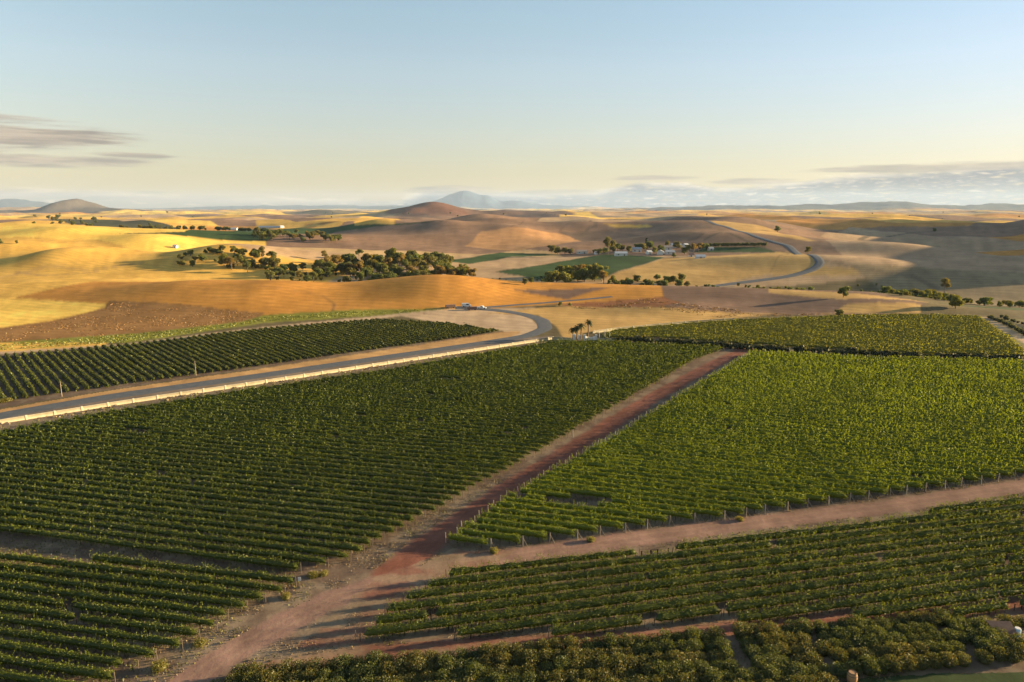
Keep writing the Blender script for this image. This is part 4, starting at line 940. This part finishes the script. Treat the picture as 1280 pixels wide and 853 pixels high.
# wine barrel on the lawn
OAK = principled('oak_staves', (.36, .19, .08), .6, 0, .25, 5); HOOP = principled('iron_hoop', (.10, .09, .085), .5, .6, .2, 8)
p = at(1064.5, 854, 40); r = empty('wine_barrel', p); tag(r, 'wooden wine barrel standing upright on the lawn by the shrubs', 'barrel')
def lathe(m, prof, n=28):
    k = len(m.v)
    for rr, z in prof: m.v += [(rr*math.cos(2*math.pi*j/n), rr*math.sin(2*math.pi*j/n), z) for j in range(n)]
    for i in range(len(prof)-1): m.f += [(k+i*n+j, k+i*n+(j+1) % n, k+(i+1)*n+(j+1) % n, k+(i+1)*n+j) for j in range(n)]
HB = 1.5; br = lambda z: .45+.13*math.sin(math.pi*z/HB)
m = MB(); lathe(m, [(br(z), z) for z in np.linspace(0, HB, 15)]); m.build('staves', OAK, r, True)
m = MB(); lathe(m, [(br(HB)-.04, HB-.05), (.001, HB-.05)]); m.build('lid', OAK, r)
for z in (.06, .38, 1.06, 1.38): m = MB(); lathe(m, [(br(z)+.004, z), (br(z)+.016, z), (br(z+.07)+.016, z+.07), (br(z+.07)+.004, z+.07)]); m.build('hoop', HOOP, r)
# pump shelter and blue drum in the shrub bed
RUST = principled('rusty_sheet', (.19, .10, .065), .8, 0, .3, 2.5); BLUE = principled('pale_blue_plastic', (.42, .58, .66), .4)
p = at(1253, 795, 40); r = empty('pump_shelter', p); tag(r, 'low shelter with a tilted rusty brown sheet roof in the shrub bed', 'shelter')
m = MB(); m.add([(-1.3, -.6, .75), (1.4, -.7, .7), (1.35, .75, 1.55), (-1.75, .9, 1.6), (-1.3, -.6, .82), (1.4, -.7, .77), (1.35, .75, 1.62), (-1.75, .9, 1.67)], [(0, 3, 2, 1), (4, 5, 6, 7), (0, 1, 5, 4), (1, 2, 6, 5), (2, 3, 7, 6), (3, 0, 4, 7)]); m.build('roof', RUST, r)
for x, y, z in ((-1.2, -.5, .78), (1.25, -.55, .74), (1.2, .65, 1.5), (-1.5, .75, 1.5)): m = MB(); m.tube([(x, y, -.1), (x, y, z)], .05, 6); m.build('leg', DARKPOST, r)
p = at(1271, 795, 40); r = empty('water_drum', p); tag(r, 'pale blue plastic drum right of the rusty shelter', 'drum')
m = MB(); lathe(m, [(.001, 0), (.36, 0), (.38, .1), (.38, .5), (.40, .55), (.38, .6), (.38, 1.0), (.34, 1.1)], 20); m.build('body', BLUE, r, True)
m = MB(); lathe(m, [(.34, 1.1), (.34, 1.14), (.001, 1.14)], 20); m.build('lid', WHITE2, r)
#@@STUFF
# ------------------------------------------------------------------ dry grass, weeds and scrub
STRAWMAT = leaf_mat('dry_stalks', .12)
def scatter(name, poly, n, dmin, dmax, cols, size, height, thr, seed, avoid=True, scale=3.0):
    g = np.random.default_rng(seed); P = pick(poly, dmin, dmax); x0, y0 = P.min(0); x1, y1 = P.max(0)
    x = g.uniform(x0, x1, n); y = g.uniform(y0, y1, n); k = inside(P, x, y) & (fbm(x/scale, y/scale, seed, 3)+.25*(g.random(n)-.5) > thr); x, y = x[k], y[k]
    if avoid:
        for c, w_ in TRACK_LINES:
            k = poly_dist(c, x, y) > w_*.5+.1; x, y = x[k], y[k]
    q = len(x); z = h(x, y); a = g.random(q)*6.28; s = size*(.5+g.random(q)); hh = height*(.4+g.random(q)); B = np.stack([x, y, z], 1)
    d = np.stack([np.cos(a), np.sin(a), 0*a], 1)*s[:, None]; lean = g.normal(size=(q, 3))*(hh*.35)[:, None]; lean[:, 2] = hh
    V = np.stack([B-d*.5-[0, 0, .03], B+d*.5-[0, 0, .03], B+d*.55+lean, B-d*.4+lean*.9], 1).reshape(-1, 3)
    cl = np.array(cols)[g.integers(0, len(cols), q)]*(.7+.6*g.random(q))[:, None]
    o = obj(name, np_mesh(name, V, np.arange(4*q).reshape(q, 4), STRAWMAT, np.repeat(cl, 4, 0))); tag(o, kind='stuff'); print(name, q)
TRACK_LINES = [(spline(pick(t[2], 40), 60, 3), t[3]) for t in TRACKS]
STRAWC = [(.20, .145, .085), (.16, .115, .07), (.24, .175, .10)]; WEED = [(.11, .11, .03), (.14, .125, .035), (.08, .09, .025)]
scatter('dry_grass', [(-60,900),(-60,640),(400,700),(640,590),(660,640),(1400,560),(1400,780),(900,900)], 300000, 40, 400, STRAWC, .09, .14, .58, 3)
scatter('weeds', [(-60,900),(-60,640),(400,700),(640,590),(660,640),(1400,560),(1400,780),(900,900)], 120000, 40, 400, WEED, .12, .18, .62, 4, scale=5)
scatter('verge_grass', [(-100,448),(0,431),(180,417),(300,404),(330,397),(420,390),(560,387),(520,390),(330,402),(160,428),(0,438),(-100,456)], 30000, 250, 700, [(.17, .18, .03), (.20, .19, .04), (.13, .15, .03)], .4, .3, .35, 5, False, 8)
scatter('scrub', [(60,404),(130,387),(136,378),(220,381),(330,393),(310,402),(180,420),(0,430),(-100,440),(-100,424),(0,412)], 12000, 280, 700, [(.22, .115, .04), (.19, .10, .035), (.25, .13, .045), (.15, .10, .035)], .4, .2, .5, 6, False, 9)
scatter('scrub_bank', [(700,381),(830,372),(850,378),(960,392),(1040,393),(900,397),(820,386),(720,386)], 9000, 330, 480, [(.20, .11, .045), (.14, .08, .035), (.24, .14, .05)], .5, .3, .58, 7, False, 7)
scatter('roadside_grass', [(0,535),(150,510),(320,485),(495,457),(690,429),(690,426),(495,453),(320,480),(150,505),(0,529)], 30000, 120, 500, STRAWC, .4, .3, .45, 8, False, 4)
